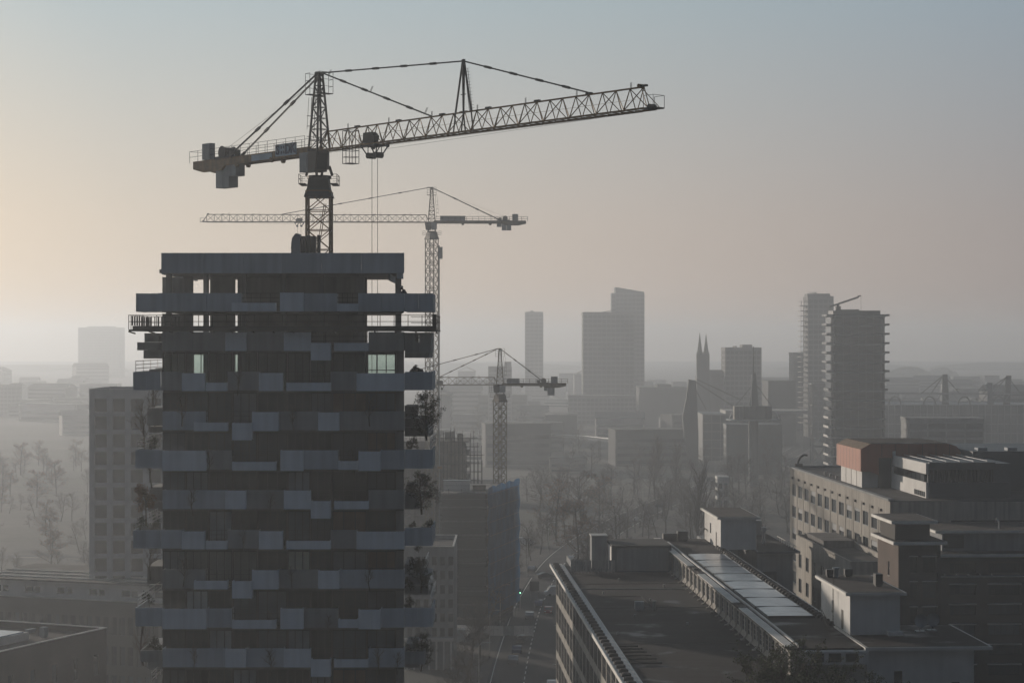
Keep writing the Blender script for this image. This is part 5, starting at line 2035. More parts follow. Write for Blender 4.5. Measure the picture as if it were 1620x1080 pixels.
# lower wing in front of the concrete building
lw = building('concrete_wing', 'lower concrete wing with flat roof in front of the tall weathered concrete building', 'building', (50.6, 298, 0), FR, 7.3, 42, 27.0, M_STUCCO, M_ROOF2, [], [],
              [(2.0 + 6.1 * k, 4.6 + 6.1 * k) for k in range(6)], [(27 - 5.2 - 4.17 * k, 27 - 2.9 - 4.17 * k) for k in range(5)], 0.2, 2, 1, coping=M_STUCCO)
MB().box(1.6, 6.6, 27, 41, 26.31, 27.5).build('roof_house', M_DKCONC, lw)
# brick tower blocks
bt = thing('brick_tower', 'brown brick tower with two white cornices in front of the concrete building', 'building', (52.4, 270, 0), FR)
mb = MB()
facade(mb, (0, 12, 0), (0, -1, 0), 12, 0, 32.5, [(6.0, 6.9)], [(27.6, 29.6), (22.6, 24.6), (17.8, 19.8)], 0.2)
mf = MB()
facade(mf, (0, 0, 0), (1, 0, 0), 5.8, 0, 32.5, [(1.6, 2.5), (3.3, 5.2)], [(28.6, 30.8), (25.2, 27.4), (21.8, 24.0), (18.4, 20.6), (15.0, 17.2)], 0.2)
mb.poly([(5.8, 0, 0), (5.8, 12, 0), (5.8, 12, 32.5), (5.8, 0, 32.5)])
mb.build('wall', M_BRICK, bt)
mf.build('front_wall', M_DKBRICK, bt)  # darker brick than the side: the front's shade is put into its colour
put_windows(bt, (0, 12, 0), (0, -1, 0), [(6.0, 6.9)], [(27.6, 29.6), (22.6, 24.6), (17.8, 19.8)], 0.2, 1, 2, M_TRIM, M_GLASSB)
MB().box(5.4, 5.6, -0.14, -0.004, 0, 32.4).build('downpipe', M_FRAME, bt)
put_windows(bt, (0, 0, 0), (1, 0, 0), [(1.6, 2.5), (3.3, 5.2)], [(28.6, 30.8), (25.2, 27.4), (21.8, 24.0), (18.4, 20.6), (15.0, 17.2)], 0.2, 2, 2, M_FRAME, M_GLASSB)
for a, b in ((1.6, 2.5), (3.3, 5.2)):
    for z in (30.8, 27.4, 24.0, 20.6, 17.2):
        MB().box(a - 0.15, b + 0.15, -0.12, -0.003, z + 0.02, z + 0.14).build('lintel', M_TRIM, bt)
MB().box(-0.9, 6.5, -0.9, 12.5, 32.503, 32.92).build('cornice', M_TRIM, bt)
MB().box(-0.7, 6.3, -0.7, 12.3, 32.922, 32.96).build('roof', M_ROOF, bt)
MB().box(-0.1, 4.7, 1.5, 10, 32.962, 35.2).build('upper_storey', M_DKBRICK, bt)
MB().box(-0.8, 5.6, 0.6, 12.6, 35.203, 35.6).build('cornice', M_TRIM, bt)
MB().box(-0.6, 5.4, 0.8, 12.4, 35.602, 35.64).build('roof', M_BROWNROOF, bt)
# small canopy block behind it
cb = thing('brick_annex', 'small sunlit brick annex with white canopy squeezed between the concrete wing and brick tower', 'annex', (46.6, 278, 0), FR)
mb = MB()
facade(mb, (0, 12, 0), (0, -1, 0), 12, 0, 24.8, [(5.0, 6.6)], [(21.4, 23.2)], 0.2)
mb.box(0.02, 5.6, 0.0, 0.3, 0, 24.8)
mb.build('wall', M_BRICK, cb)
put_windows(cb, (0, 12, 0), (0, -1, 0), [(5.0, 6.6)], [(21.4, 23.2)], 0.2, 1, 1, M_TRIM, M_GLASSB)
MB().box(-0.4, 5.8, -0.3, 12.4, 24.803, 25.2).build('roof_edge', M_TRIM, cb)
MB().box(-0.1, 5.5, 0, 12.1, 25.203, 25.24).build('roof', M_ROOF2, cb)
# dark brick office, bottom right
do = thing('dark_brick_building', 'dark brick office with pale window sills filling the lower right edge', 'building', (60.7, 285, 0), FR)
DH = 29.2
dcols = [(2.0, 5.7), (7.6, 12.2), (14.2, 18.8), (20.8, 25.4)]
drows = [(DH - 4.0 - 2.87 * k - 1.5, DH - 4.0 - 2.87 * k) for k in range(8)]
mb = MB()
facade(mb, (0, 0, 0), (1, 0, 0), 34, 0, DH, dcols, drows + [(DH - 2.4, DH - 0.9)], 0.3)
facade(mb, (0, 20, 0), (0, -1, 0), 20, 0, DH, [], [], 0.3)
mb.build('wall', M_DKBRICK, do)
put_windows(do, (0, 0, 0), (1, 0, 0), dcols, drows + [(DH - 2.4, DH - 0.9)], 0.3, 5, 1, M_FRAME, M_GLASS)
for a, b in dcols:
    for c_, d_ in drows:
        MB().box(a - 0.2, b + 0.2, -0.18, -0.003, d_ + 0.02, d_ + 0.16).build('lintel', M_TRIM, do)
MB().box(-0.2, 34, -0.25, -0.003, DH - 2.9, DH - 2.75).build('string_course', M_TRIM, do)
MB().box(-1.2, 34, -0.8, 20, DH + 0.003, DH + 0.4).build('cornice', M_TRIM, do)
MB().box(-0.9, 34, -0.5, 20, DH + 0.403, DH + 0.44).build('roof', M_ROOF, do)
MB().box(1.8, 34, 3.5, 16, DH + 0.443, DH + 3.1).build('upper_storey', M_GREYBLUE, do)
MB().box(2.0, 5.0, 3.44, 3.498, DH + 0.9, DH + 2.8).build('window', M_GLASSB, do)
MB().box(0.6, 34, 2.6, 16.5, DH + 3.103, DH + 3.45).build('cornice', M_TRIM, do)
MB().box(0.9, 34, 2.9, 16.2, DH + 3.453, DH + 3.49).build('roof', M_BROWNROOF, do)
mb = MB().bar((10.6, 5, DH + 3.49), (10.6, 5, DH + 4.5), 0.09, 8).bar((10.6, 5, DH + 4.5), (10.2, 5, DH + 5.0), 0.14, 8)
mb.build('roof_vent', M_WHITE, do)
for k in range(5):
    MB().bar((1.2 + 1.7 * k, -0.3, DH - 2.5), (1.2 + 1.7 * k, -0.1, DH - 2.5), 0.12, 8).build('facade_lamp', M_TRIM, do)
# ------------------------------------------------------------------ the city beyond
def hi_rise(name, label, cat, pa, pb, ptop, d, dep, wall, glass, floor=3.2, pil=3.0, group=None, crown=None, rz=0.0, slant=0.0):
    x0, x1 = PX(pa, d), PX(pb, d)
    w, h = x1 - x0, PZ(ptop, d)
    t = thing(name, label, cat, (x0, d, 0), rz, group)
    mb = MB()
    mb.hexa([(0, 0, 0), (w, 0, 0), (w, dep, 0), (0, dep, 0), (0, 0, h), (w, 0, h - slant), (w, dep, h - slant), (0, dep, h)])
    mb.build('glazing', glass, t)
    mb = MB()
    n = int((h - max(slant, 0) - 1) / floor)
    e = 0.18
    for k in range(n):
        z = h - max(slant, 0) - 0.9 - floor * k
        mb.box(-e, w + e, -e, -0.003, z - 1.1, z)
        mb.box(-e, -0.003, 0, dep, z - 1.1, z)
        mb.box(w + 0.003, w + e, 0, dep, z - 1.1, z)
    m = max(2, int(w / pil))
    for k in range(m + 1):
        x = w * k / m
        mb.box(x - 0.3, x + 0.3, -e * 1.6, -e - 0.003, 0, h - max(slant, 0) - 0.9)
    mb.build('wall', wall, t)
    if slant == 0:
        MB().box(-0.3, w + 0.3, -0.35, dep + 0.2, h - 0.85, h + 0.25).build('parapet', wall, t)
    if crown:
        for a, b, z1 in crown:
            MB().box(w * a, w * b, dep * 0.2, dep * 0.8, h + 0.253, h + z1).build('roof_house', wall, t)
    return t


hi_rise('office_tower', 'faint wide tower half lost in the bright haze at the far left', 'tower', 124, 190, 518, 3300, 40, M_FAR, M_FARD, 4.4, 6, crown=[(0.18, 0.82, 2.2)])
hi_rise('residential_block', 'hazy block cut off by the left edge of the view', 'building', -60, 24, 609, 1600, 22, M_FAR, M_FARD, crown=[(0.88, 0.98, 1.4)])
hi_rise('low_block', 'broad stepped hazy block behind the grey block at the left', 'building', 30, 142, 641, 1500, 30, M_FAR, M_FARD, crown=[(0.45, 0.86, 3.0), (0.22, 0.45, 1.0), (0.02, 0.12, 1.2)])
hi_rise('office_tower', 'slim pale hazy tower standing alone above the low crane', 'tower', 831, 859, 494, 2000, 20, M_FAR, M_FARD, 3.8, 4, crown=[(0.3, 0.45, 2.0), (0.0, 1.0, 0.6)])
tw = hi_rise('office_tower', 'broad dark hazy tower with a flat top, front one of the overlapping pair', 'tower', 923, 1003, 494, 1500, 36, M_FAR, M_FARD, 3.5, 3.2)
MB().bar((15, 10, PZ(494, 1500) + 0.3), (27, 10, PZ(494, 1500) + 2.6), 0.35).build('roof_gantry', M_FARD, tw)
hi_rise('office_tower', 'taller hazy tower with a slanted top behind the flat topped tower', 'tower', 974, 1019, 454, 1650, 28, M_FAR, M_FARD, 3.5, 3.2, slant=4.0)
hi_rise('office_tower', 'narrow hazy tower shoulder beside the slanted top', 'tower', 968, 973.6, 464, 1650, 20, M_FAR, M_FARD, 3.5, 3.2)
hi_rise('office_block', 'square hazy block to the right of the church spires', 'building', 1148, 1204, 550, 1250, 26, M_FAR, M_FARD, 3.2, 2.6, crown=[(0.5, 0.78, 2.0), (0.3, 0.34, 1.2)])
hi_rise('office_tower', 'narrow dark hazy block left of the tall tower with the lattice side', 'building', 1255, 1270, 558, 1350, 20, M_FARD, M_FARD)
tt = hi_rise('residential_tower', 'tall hazy tower with a pale lattice of balconies on its left side', 'tower', 1279, 1318, 469, 1250, 22, M_FAR, M_FARD, 3.2, 3.0, crown=[(0.0, 0.92, 2.0)])
lat = MB()
x0 = -(1279 - 1267) * 1250 / F
hh = PZ(483, 1250)
for k in range(24):
    z = hh - 3.2 * k
    lat.box(x0, -0.25, -0.4, 14, z - 0.4, z)
for k in range(4):
    x = x0 + (-0.3 - x0) * k / 3.0
    lat.bar((x, -0.5, 0), (x, -0.5, hh), 0.16)
lat.build('balcony_lattice', M_FARW, tt)
MB().bar((x0 + 1, 5, hh), (x0 + 1, 5, hh + 3.0), 0.2).bar((x0 - 1, 5, hh + 2.6), (5, 5, hh + 2.6), 0.15).build('roof_frame', M_FARD, tt)
MB().bar((5, 5, PZ(469, 1250)), (5, 5, PZ(463, 1250) + 0.5), 0.35).bar((1.0, 5, PZ(463, 1250) + 0.3), (6, 5, PZ(463, 1250) + 0.1), 0.25).build('roof_mast', M_FARD, tt)
# church with two spires
ch = thing('church', 'hazy church with two slender pointed spires', 'church', (PX(1113, 1250), 1250, 0))
k_ = 1250 / F
nave = MB().box(-3, 30, 8, 26, 0, PZ(596, 1250))
nave.extrude([(-3, 8, PZ(596, 1250)), (30, 8, PZ(596, 1250)), (30, 17, PZ(578, 1250) - 3), (-3, 17, PZ(578, 1250) - 3)], (0, 0.5, 0))
nave.build('nave', M_FAR, ch)
for px_, tip in ((1107.5, 526), (1117.5, 528)):
    xc = (px_ - 1113) * k_
    wd = 2.0
    mb = MB().box(xc - wd, xc + wd, 0, 4, 0, PZ(561, 1250))
    for s1 in (-1, 1):
        for y in (0.3, 3.7):
            mb.bar((xc + s1 * (wd - 0.3), y, PZ(561, 1250)), (xc + s1 * (wd - 0.3), y, PZ(556, 1250)), 0.35, 4, 0.05)
    t_ = mb.build('tower', M_FARD, ch)
    MB().bar((xc, 2, PZ(561, 1250)), (xc, 2, PZ(tip, 1250)), 1.75, 8, 0.08).build('spire', M_FARD, t_)
MB().hexa([(-5, -0.5, 0), (5.0, -0.5, 0), (5.0, 5, 0), (-5, 5, 0), (-3.4, 0.2, PZ(573, 1250)), (3.4, 0.2, PZ(573, 1250)), (3.4, 4.5, PZ(573, 1250)), (-3.4, 4.5, PZ(573, 1250))]).build('west_front', M_FARD, ch)
# residential tower with wrap-around balconies
RD = 800
FL = 3.0 * RD / 640
rt_ = thing('residential_tower', 'dark round cornered tower with white balconies on both sides, right of the tall lattice tower', 'tower', (PX(1313, RD), RD, 0))
W = PX(1404, RD) - PX(1313, RD)
H = PZ(497, RD)


def rounded(x0, x1, y0, y1, r, n=4):
    out = []
    for cx, cy, a0 in ((x1 - r, y0 + r, -90), (x1 - r, y1 - r, 0), (x0 + r, y1 - r, 90), (x0 + r, y0 + r, 180)):
        for k in range(n + 1):
            a = R(a0 + 90 * k / n)
            out.append((cx + r * math.cos(a), cy + r * math.sin(a)))
    return out


MB().prism(rounded(0.6, W - 0.6, 0.6, 17.4, 2.0), 0, H).build('glazing', M_GLASSB, rt_)
for k in range(7):
    x = 2.4 + (W - 4.8) * k / 6.0
    MB().box(x - 0.12, x + 0.12, 0.45, 0.597, 0, H).build('wall', M_DKBLUE, rt_)
MB().prism(rounded(1.6, W - 2.2, 2, 16, 1.5), H + 0.003, PZ(491, RD)).build('crown', M_DKBLUE, rt_)
MB().prism(rounded(5, W * 0.55, 5, 12, 0.5), PZ(491, RD), PZ(489, RD)).build('roof_house', M_FARD, rt_)
nfl = int(H / FL)
for k in range(nfl):
    z = H - 0.6 - FL * k
    MB().prism(rounded(0.35, W - 0.35, 0.3, 17.7, 2.2), z - 0.55, z).build('floor_band', M_GREYBLUE, rt_)
    for s1 in (0, 1):
        if s1 == 1 and k > 8:
            continue
        if s1 == 0 and 7 < k < 11:
            ex = 0.4
        else:
            ex = 1.15 if k < 8 else 0.5
        mb = MB()
        xa, xb = (-ex, 1.5) if s1 == 0 else (W - 1.5, W + ex)
        mb.prism(rounded(xa, xb, 1.0 + 0.5 * (k % 2), 15, 0.6), z - 0.16 + 0.003, z + 0.02)
        mb.prism(rounded(xa, xa + 0.15, 1.5, 14, 0.06, 1) if s1 == 0 else rounded(xb - 0.15, xb, 1.5, 14, 0.06, 1), z + 0.02, z + 0.7)
        mb.prism(rounded(xa + 0.2, xb - 0.3, 1.2 + 0.5 * (k % 2), 1.35 + 0.5 * (k % 2), 0.06, 1), z + 0.02, z + 0.6)
        mb.build('balcony', M_WHITE if s1 == 0 and k > 10 else (M_GREYBLUE if s1 == 0 else M_DKBLUE), rt_)  # white on the lower left paints in sunlit glints; the others are duller
rc_ = thing('roof_crane', 'small dark jib crane on the roof of the round cornered tower', 'crane', (PX(1329, RD), RD + 6, PZ(491, RD)))
MB().box(-0.8, 1.2, -0.8, 0.8, 0, 1.8).build('base', M_CRDK, rc_)
MB().bar((0.2, 0, 1.5), (0.2, 0, 2.6), 0.5, 8).build('post', M_CRDK, rc_)
MB().bar((-3.2, 0, 1.6), (8.2, 0, 5.4), 0.5).bar((8.1, 0, 5.3), (8.6, 0, 6.0), 0.5).bar((8.6, 0, 6.0), (9.5, 0, 6.0), 0.3).build('arm', M_CRDK, rc_)
MB().bar((9.4, 0, 5.9), (9.5, 0, 0.2), 0.06).build('hoist_rope', M_ROPE, rc_)
# ------------------------------------------------------------------ stadium
SD = 1150
SQ = SD / 760
sx0, sx1 = PX(1395, SD), PX(1660, SD)
SH = PZ(640, SD)
sm = thing('stadium', 'hazy stadium with grid facade, arched roof trusses and raking pylons', 'stadium', (sx0, SD, 0))
W = sx1 - sx0
MB().box(0, W, 0, 60, 0, SH).build('stand', M_DKBLUE, sm)
mb = MB()
n = 26
for k in range(n + 1):
    x = W * k / n
    mb.box(x - 0.22, x + 0.22, -0.7, -0.003, 0, SH)
for k in range(9):
    z = SH - 3.6 * SQ * k if SH - 3.6 * SQ * k > 0.5 else 0.5
    mb.box(0, W, -0.5, -0.004, z - 0.35, z - 0.02)
mb.build('facade_grid', M_GREYBLUE, sm)
mb = MB()
zt = PZ(622, SD)
mb.bar((-8, 1, zt), (W, 1, zt - 0.4), 0.5)
mb.bar((-8, 1, zt - 4.6), (W, 1, zt - 5.0), 0.36)
k = 0
x = -8
while x < W:
    mb.bar((x, 1, zt - 4.6), (x + 3.3, 1, zt), 0.24)
    mb.bar((x + 3.3, 1, zt), (x + 6.6, 1, zt - 4.6), 0.24)
    x += 6.6
mb.build('roof_truss', M_GREYBLUE, sm)
mb = MB()
x = 4.0
while x < W - 8:
    arc = [(x + 6.8 * (1 - math.cos(math.pi * q / 8)) * 0.5, -0.9, SH + 0.2 + 4.5 * math.sin(math.pi * q / 8)) for q in range(9)]
    mb.path(arc, 0.45)
    x += 20.0
mb.build('roof_arch', M_FARD, sm)
for px_, pt, lean in ((1496, 592, -0.5), (1593, 594, 1.0)):
    x = PX(px_, SD) - sx0
    zt_ = PZ(pt, SD)
    mb = MB().hexa([(x - 1.4, 2, SH), (x + 2.4, 2, SH), (x + 2.4, 4, SH), (x - 1.4, 4, SH), (x - 0.6 + lean, 2, zt_), (x + 2.1 + lean, 2, zt_), (x + 2.1 + lean, 4, zt_), (x - 0.6 + lean, 4, zt_)])
    py_ = mb.build('pylon', M_FARD, sm)
    for dx in (-14, -8, 9):
        MB().bar((x + lean, 3, zt_ - 0.5), (x + dx, 3, zt - 0.5), 0.33).build('stay', M_FARD, py_)
xx = PX(1564, SD) - sx0
MB().box(xx, xx + 2.7, 2, 4, SH, PZ(605, SD)).bar((xx + 0.5, 3, PZ(606, SD)), (xx - 6, 3, zt), 0.3).build('short_pylon', M_GREYBLUE, sm)
hi_rise('low_block', 'pale horizontal block in front of the stadium beside the round cornered tower', 'building', 1438, 1556, 662, 800, 16, M_GREYBLUE, M_DKBLUE, 3.2, 6)
# left stadium corner: leaning pylon with cables and the ring mast
LP = 950
lp = thing('stadium_pylon', 'tall tapering dark pylon with cables running down to the ring platform mast', 'pylon', (PX(1093, LP), LP, 0))
o = lp.location


def lpx(px_, py_):
    return (PX(px_, LP) - o.x, 0, PZ(py_, LP))


mb = MB()
outl = [(1092, 745), (1105, 745), (1105, 690), (1103, 640), (1101, 602), (1090, 600), (1086, 630), (1080, 660), (1083, 690)]
mb.extrude([lpx(a, b) for a, b in reversed(outl)], (0, 5, 0))
mb.build('shaft', M_FARD, lp)
for a, b in (((1098, 602), (1160, 642)), ((1096, 606), (1118, 648)), ((1101, 603), (1104, 665)), ((1103, 600), (1172, 632))):
    p, q = lpx(*a), lpx(*b)
    MB().bar((p[0], 2.5, p[2]), (q[0], 2.5, q[2]), 0.38).build('cable', M_FARD, lp)
st_ = thing('stadium_stand', 'dark hazy stand wall behind the ring platform mast', 'stadium stand', (PX(1112, 1000), 1000, 0))
W = PX(1236, 1000) - PX(1112, 1000)
SH2 = PZ(655, 1000)
MB().box(0, W, 0, 40, 0, SH2).build('wall', M_DKBLUE, st_)
mb = MB()
for k in range(8):
    mb.box(-0.2, W + 0.2, -0.4, -0.003, SH2 - 4.2 * k - 0.5, SH2 - 4.2 * k)
for k in range(10):
    mb.box(W * k / 9 - 0.15, W * k / 9 + 0.15, -0.6, -0.41, 0, SH2)
mb.build('facade_grid', M_FAR, st_)
mb = MB()
mb.box(W * 0.3, W + 14, 4, 30, SH2 + 0.003, PZ(650, 1000))
mb.build('roof', M_FARW, st_)
CM = 822
cm = thing('ring_mast', 'slender mast with round platform, boxy cabin and needle top before the stadium', 'mast', (PX(1192, CM), CM, 0))
zp0, zp1 = PZ(664, CM), PZ(642, CM)
MB().bar((0, 0, 0), (0, 0, zp0), 2.0, 12).build('stem', M_FAR, cm)
MB().bar((-1.9, -1.3, 1), (-1.9, -1.3, zp0), 0.38, 8).build('lit_line', M_WHITE, cm)  # white bar standing in for the sunlit line down the stem
MB().prism([(7.7 * math.cos(R(a)), 7.7 * math.sin(R(a))) for a in range(0, 360, 15)], zp0 + 0.6, zp1).build('platform', M_FARD, cm)
MB().prism([(11.4 * math.cos(R(a)), 11.4 * math.sin(R(a))) for a in range(0, 360, 15)], zp0, zp0 + 0.35).build('ring_deck', M_CRGREY, cm)
MB().box(-8.6, -4.9, -6.9, -1.4, zp0 + 0.4, zp1 + 0.1).build('cabin', M_STUCCO, cm)
mb = MB().bar((0, 0, zp1), (0, 0, PZ(548, CM)), 0.4, 6, 0.16)
mb.build('needle', M_CRDK, cm)
MB().hexa([(-1.9, -0.5, zp1), (2.1, -0.5, zp1), (2.1, 0.5, zp1), (-1.9, 0.5, zp1), (0.2, -0.4, PZ(590, CM)), (1.0, -0.4, PZ(590, CM)), (1.0, 0.4, PZ(590, CM)), (0.2, 0.4, PZ(590, CM))]).build('fin', M_FARD, cm)
MB().bar((-1.0, -0.8, zp1), (-0.9, -0.8, PZ(592, CM)), 0.28).build('aerial', M_WHITE, cm)
for s1 in (-1, 1):
    MB().bar((0.5, 0, PZ(605, CM)), (s1 * 7.5, 0, zp1), 0.18).build('stay', M_FARD, cm)
    MB().bar((s1 * 10.4, -2, zp0 + 0.3), (s1 * 9.0, -2, zp0 + 3.5), 0.28).build('floodlight', M_RAIL, cm)
hi_rise('low_block', 'dark hazy box shaped hall between the mast and the round cornered tower', 'building', 1216, 1258, 603, 1150, 30, M_FARD, M_FARD, 4, 5)
hi_rise('low_block', 'long dark hazy bridge-like block across the road behind the bare trees', 'building', 985, 1118, 734, 980, 14, M_FARD, M_GLASSB, 3.4, 5)
hi_rise('low_block', 'hazy apartment row below the broad flat topped tower', 'building', 900, 1008, 626, 1450, 22, M_FAR, M_FARD, 3.2, 3)
hi_rise('low_block', 'dark hazy hall to the right of the broad flat topped tower', 'building', 1012, 1086, 613, 1400, 40, M_FARD, M_FARD, 4, 5, crown=[(0.4, 0.7, 2)])
hi_rise('low_block', 'small twin topped hazy block behind the low crane', 'building', 773, 809, 580, 1500, 20, M_FAR, M_FARD, 3.2, 3, crown=[(0.7, 1.0, 3.8)])
hi_rise('low_block', 'small pale square house front near the mast foot', 'house', 1136, 1152, 755, 700, 8, M_WHITE, M_GLASSB, 3, 3)
hi_rise('low_block', 'grey flat block at the foot of the ring platform mast', 'building', 1150, 1236, 672, 900, 14, M_DKBLUE, M_FARD, 4, 3)
# lattice gantry left of the round cornered tower
lg = thing('lattice_gantry', 'hazy steel lattice tower left of the round cornered tower', 'gantry', (PX(1296, 950), 950, 0))
mb = MB()
lattice_box(mb, 7.2, 0, PZ(608, 950), 9, 0.42, 0.28, 0.0)
mb.build('frame', M_FAR, lg)
MB().box(-4.4, 4.4, -4.4, 4.4, PZ(608, 950), PZ(606, 950)).build('deck', M_GREYBLUE, lg)
# dozens of low city blocks dissolving into the haze
rr = random.Random(21)
lowm = [M_FAR, M_FARW, M_FARD]
proto_low = []
for k in range(5):
    w_, d_, h_ = 18 + 6 * k, 12 + 2 * k, 9 + 3.2 * (k % 4)
    t = thing('low_building', 'low city block almost lost in the haze', 'building', (0, 0, 0), 0, 'low city blocks far off in the haze')
    MB().box(0, w_, 0, d_, 0, h_).build('wall', lowm[k % 3], t)
    for q in range(int(h_ / 3.1)):
        z = 1.0 + 3.1 * q
        MB().box(0.8, w_ - 0.8, -0.06, -0.003, z, z + 1.4).build('window_band', M_GLASSB, t)
    if k % 2:
        mb = MB().extrude([(-0.4, -0.4, h_), (w_ + 0.4, -0.4, h_), (w_ + 0.4, d_ / 2, h_ + 3.4), (-0.4, d_ / 2, h_ + 3.4)], (0, 0, 0.25))
        mb.extrude([(-0.4, d_ / 2, h_ + 3.4), (w_ + 0.4, d_ / 2, h_ + 3.4), (w_ + 0.4, d_ + 0.4, h_), (-0.4, d_ + 0.4, h_)], (0, 0, 0.25))
        mb.build('roof', M_FARD, t)
    else:
        MB().box(-0.2, w_ + 0.2, -0.2, d_ + 0.2, h_ + 0.003, h_ + 0.5).build('roof', M_FARD, t)
    proto_low.append((t, w_, d_))
placed = []


def clear_of_roads(x, y, rad):
    for P in (ROAD, CROSS, LEFTROAD):
        for p in P:
            if (p.x - x) ** 2 + (p.y - y) ** 2 < rad * rad:
                return False
    return True


first = [True] * 5
tries = 0
while len(placed) < 135 and tries < 6000:
    tries += 1
    d = 620 + 1900 * rr.random() ** 1.3
    px_ = rr.choice([rr.uniform(0, 140), rr.uniform(690, 1250), rr.uniform(1400, 1620), rr.uniform(690, 1620)])
    x = PX(px_, d)
    k = rr.randrange(5)
    if px_ > 820 and px_ < 1120 and d < 880:
        continue
    if px_ < 150 and d < 1250:
        continue
    if not clear_of_roads(x, d, 42) or any((x - a) ** 2 + (d - b) ** 2 < 48 ** 2 for a, b in placed):
        continue
    if 1080 < px_ < 1660 and d < 1260:
        continue
    placed.append((x, d))
    t, w_, d_ = proto_low[k]
    rz = rr.choice([0, 0, R(90), rr.uniform(-0.5, 0.5)])
    if first[k]:
        t.location = (x, d, 0)
        t.rotation_euler = (0, 0, rz)
        first[k] = False
    else:
        sc = rr.uniform(0.85, 1.25)
        dup(t, (x, d, 0), rz, (sc, sc, sc * rr.uniform(0.8, 1.3)))

# elevated motorway curve in the haze
mv = strip(FARROAD, 14, 9.0)
tag(mv.build('far_motorway', M_PAVE), kind='structure')
mb = strip(FARROAD, 0.5, 9.05, 7.1)
k0 = len(mb.v)
for a, b in zip(FARROAD[:-1], FARROAD[1:]):
    mb.bar((a.x, a.y - 7.2, 10.0), (b.x, b.y - 7.2, 10.0), 0.3)
tag(mb.build('motorway_barrier', M_RAIL), kind='structure')
for k, p in enumerate(FARROAD[::5]):
    tag(MB().box(p.x - 0.8, p.x + 0.8, p.y - 5, p.y + 5, 0, 8.95).build('motorway_pier', M_CONC), 'concrete pier carrying the raised motorway in the haze', 'pier', 'motorway piers')
# wooded hills on the skyline
for px_, w_, h_, d_ in ((1438, 42, 22, 3000), (1490, 30, 17, 3300), (1350, 160, 14, 4200), (60, 200, 14, 4000), (760, 260, 14, 4300), (1580, 150, 16, 4200)):
    mb = MB()
    n, m = 26, 5
    rr2 = random.Random(px_)
    for j in range(m + 1):
        a = math.pi / 2 * j / m
        for i in range(n):
            b = 2 * math.pi * i / n
            q = 1 + 0.08 * rr2.uniform(-1, 1)
            mb.v.append((PX(px_, d_) + w_ * math.cos(a) * math.cos(b) * q, d_ + w_ * 0.5 * math.cos(a) * math.sin(b) * q, h_ * math.sin(a) * q - 1))
    for j in range(m):
        for i in range(n):
            mb.f.append((j * n + i, j * n + (i + 1) % n, (j + 1) * n + (i + 1) % n, (j + 1) * n + i))
    tag(mb.build('hill', M_LEAFD), kind='structure')

# ------------------------------------------------------------------ trees
TG = 'bare winter trees along the streets and in the park'
TL = 'bare winter tree standing among the others in the hazy park strip'
protos = [tree_proto('bare_tree', TL, 'tree', 31 + k, 12.5 + 1.5 * k, 0.60, 0.3, 4, 0.022, clear=0.24, nb=11, group=TG, loc=(0, -300, 0)) for k in range(3)]
poplar = tree_proto('poplar_tree', 'tall narrow bare poplar left of the white stair head', 'tree', 51, 24, 0.35, 0.9, 3, 0.035, clear=0.12, nb=30, loc=(PX(1108, 545), 545, 0))
dup(poplar, (PX(1036, 760), 760, 0), 1.0, 0.9, 'slim dark bare poplar far behind the parkside trees beyond the factory roof')
dup(poplar, (PX(1068, 800), 800, 0), 2.0, 0.75, 'second slim bare poplar in the haze right of the darker one')
used = [False] * 3
rr = random.Random(77)


def plant(x, y, sc, k=None, label=None, group=None):
    k = rr.randrange(3) if k is None else k
    if not used[k]:
        used[k] = True
        p = protos[k]
        p.location = (x, y, 0)
        p.scale = (sc, sc, sc)
        if label:
            p['label'] = label
            p['group'] = group
        return p
    p = dup(protos[k], (x, y, 0), rr.uniform(0, 6.28), sc, label, group)
    return p


for k in range(34):                                   # rows along the curved road
    i = 8 + k * 4
    if i >= len(ROAD) - 1:
        break
    p = ROAD[i]
    t = (ROAD[i + 1] - ROAD[i - 1]).normalized()
    n = Vector((t.y, -t.x))
    for s1 in (-9.5, 9.5):
        q = p + n * s1
        if s1 > 0 and q.y < 330:
            continue
        plant(q.x + rr.uniform(-0.6, 0.6), q.y, rr.uniform(0.5, 0.8), None, 'slim bare street tree in the rows along the curved road', 'street trees along the curved road')
for k in range(58):                                   # park between road and factory, and west of the road
    d = rr.uniform(450, 780)
    px_ = rr.uniform(826, 1100)
    x = PX(px_, d)
    if clear_of_roads(x, d, 9) and not (1000 < px_ and d < 500):
        plant(x, d, rr.uniform(0.7, 1.25), None, TL, TG)
for k in range(45):                                   # left fields
    d = rr.uniform(420, 1000)
    px_ = rr.uniform(-20, 150)
    x = PX(px_, d)
    if clear_of_roads(x, d, 8):
        plant(x, d, rr.uniform(0.35, 0.75), None, 'bare winter tree in the hazy fields left of the grey block', 'bare trees in the left fields')
for k in range(30):
    d = rr.uniform(800, 1300)
    px_ = rr.uniform(700, 1240)
    x = PX(px_, d)
    if clear_of_roads(x, d, 10):
        plant(x, d, rr.uniform(0.8, 1.3), None, 'bare winter tree far off among the low hazy city blocks', 'bare trees among the low city blocks')
for k in range(30):
    d = rr.uniform(590, 830)
    px_ = rr.uniform(1095, 1255)
    x = PX(px_, d)
    if clear_of_roads(x, d, 9):
        plant(x, d, rr.uniform(0.6, 1.1), None, 'bare winter tree in the clump between the ring platform mast and the concrete building', 'bare trees below the ring platform mast')
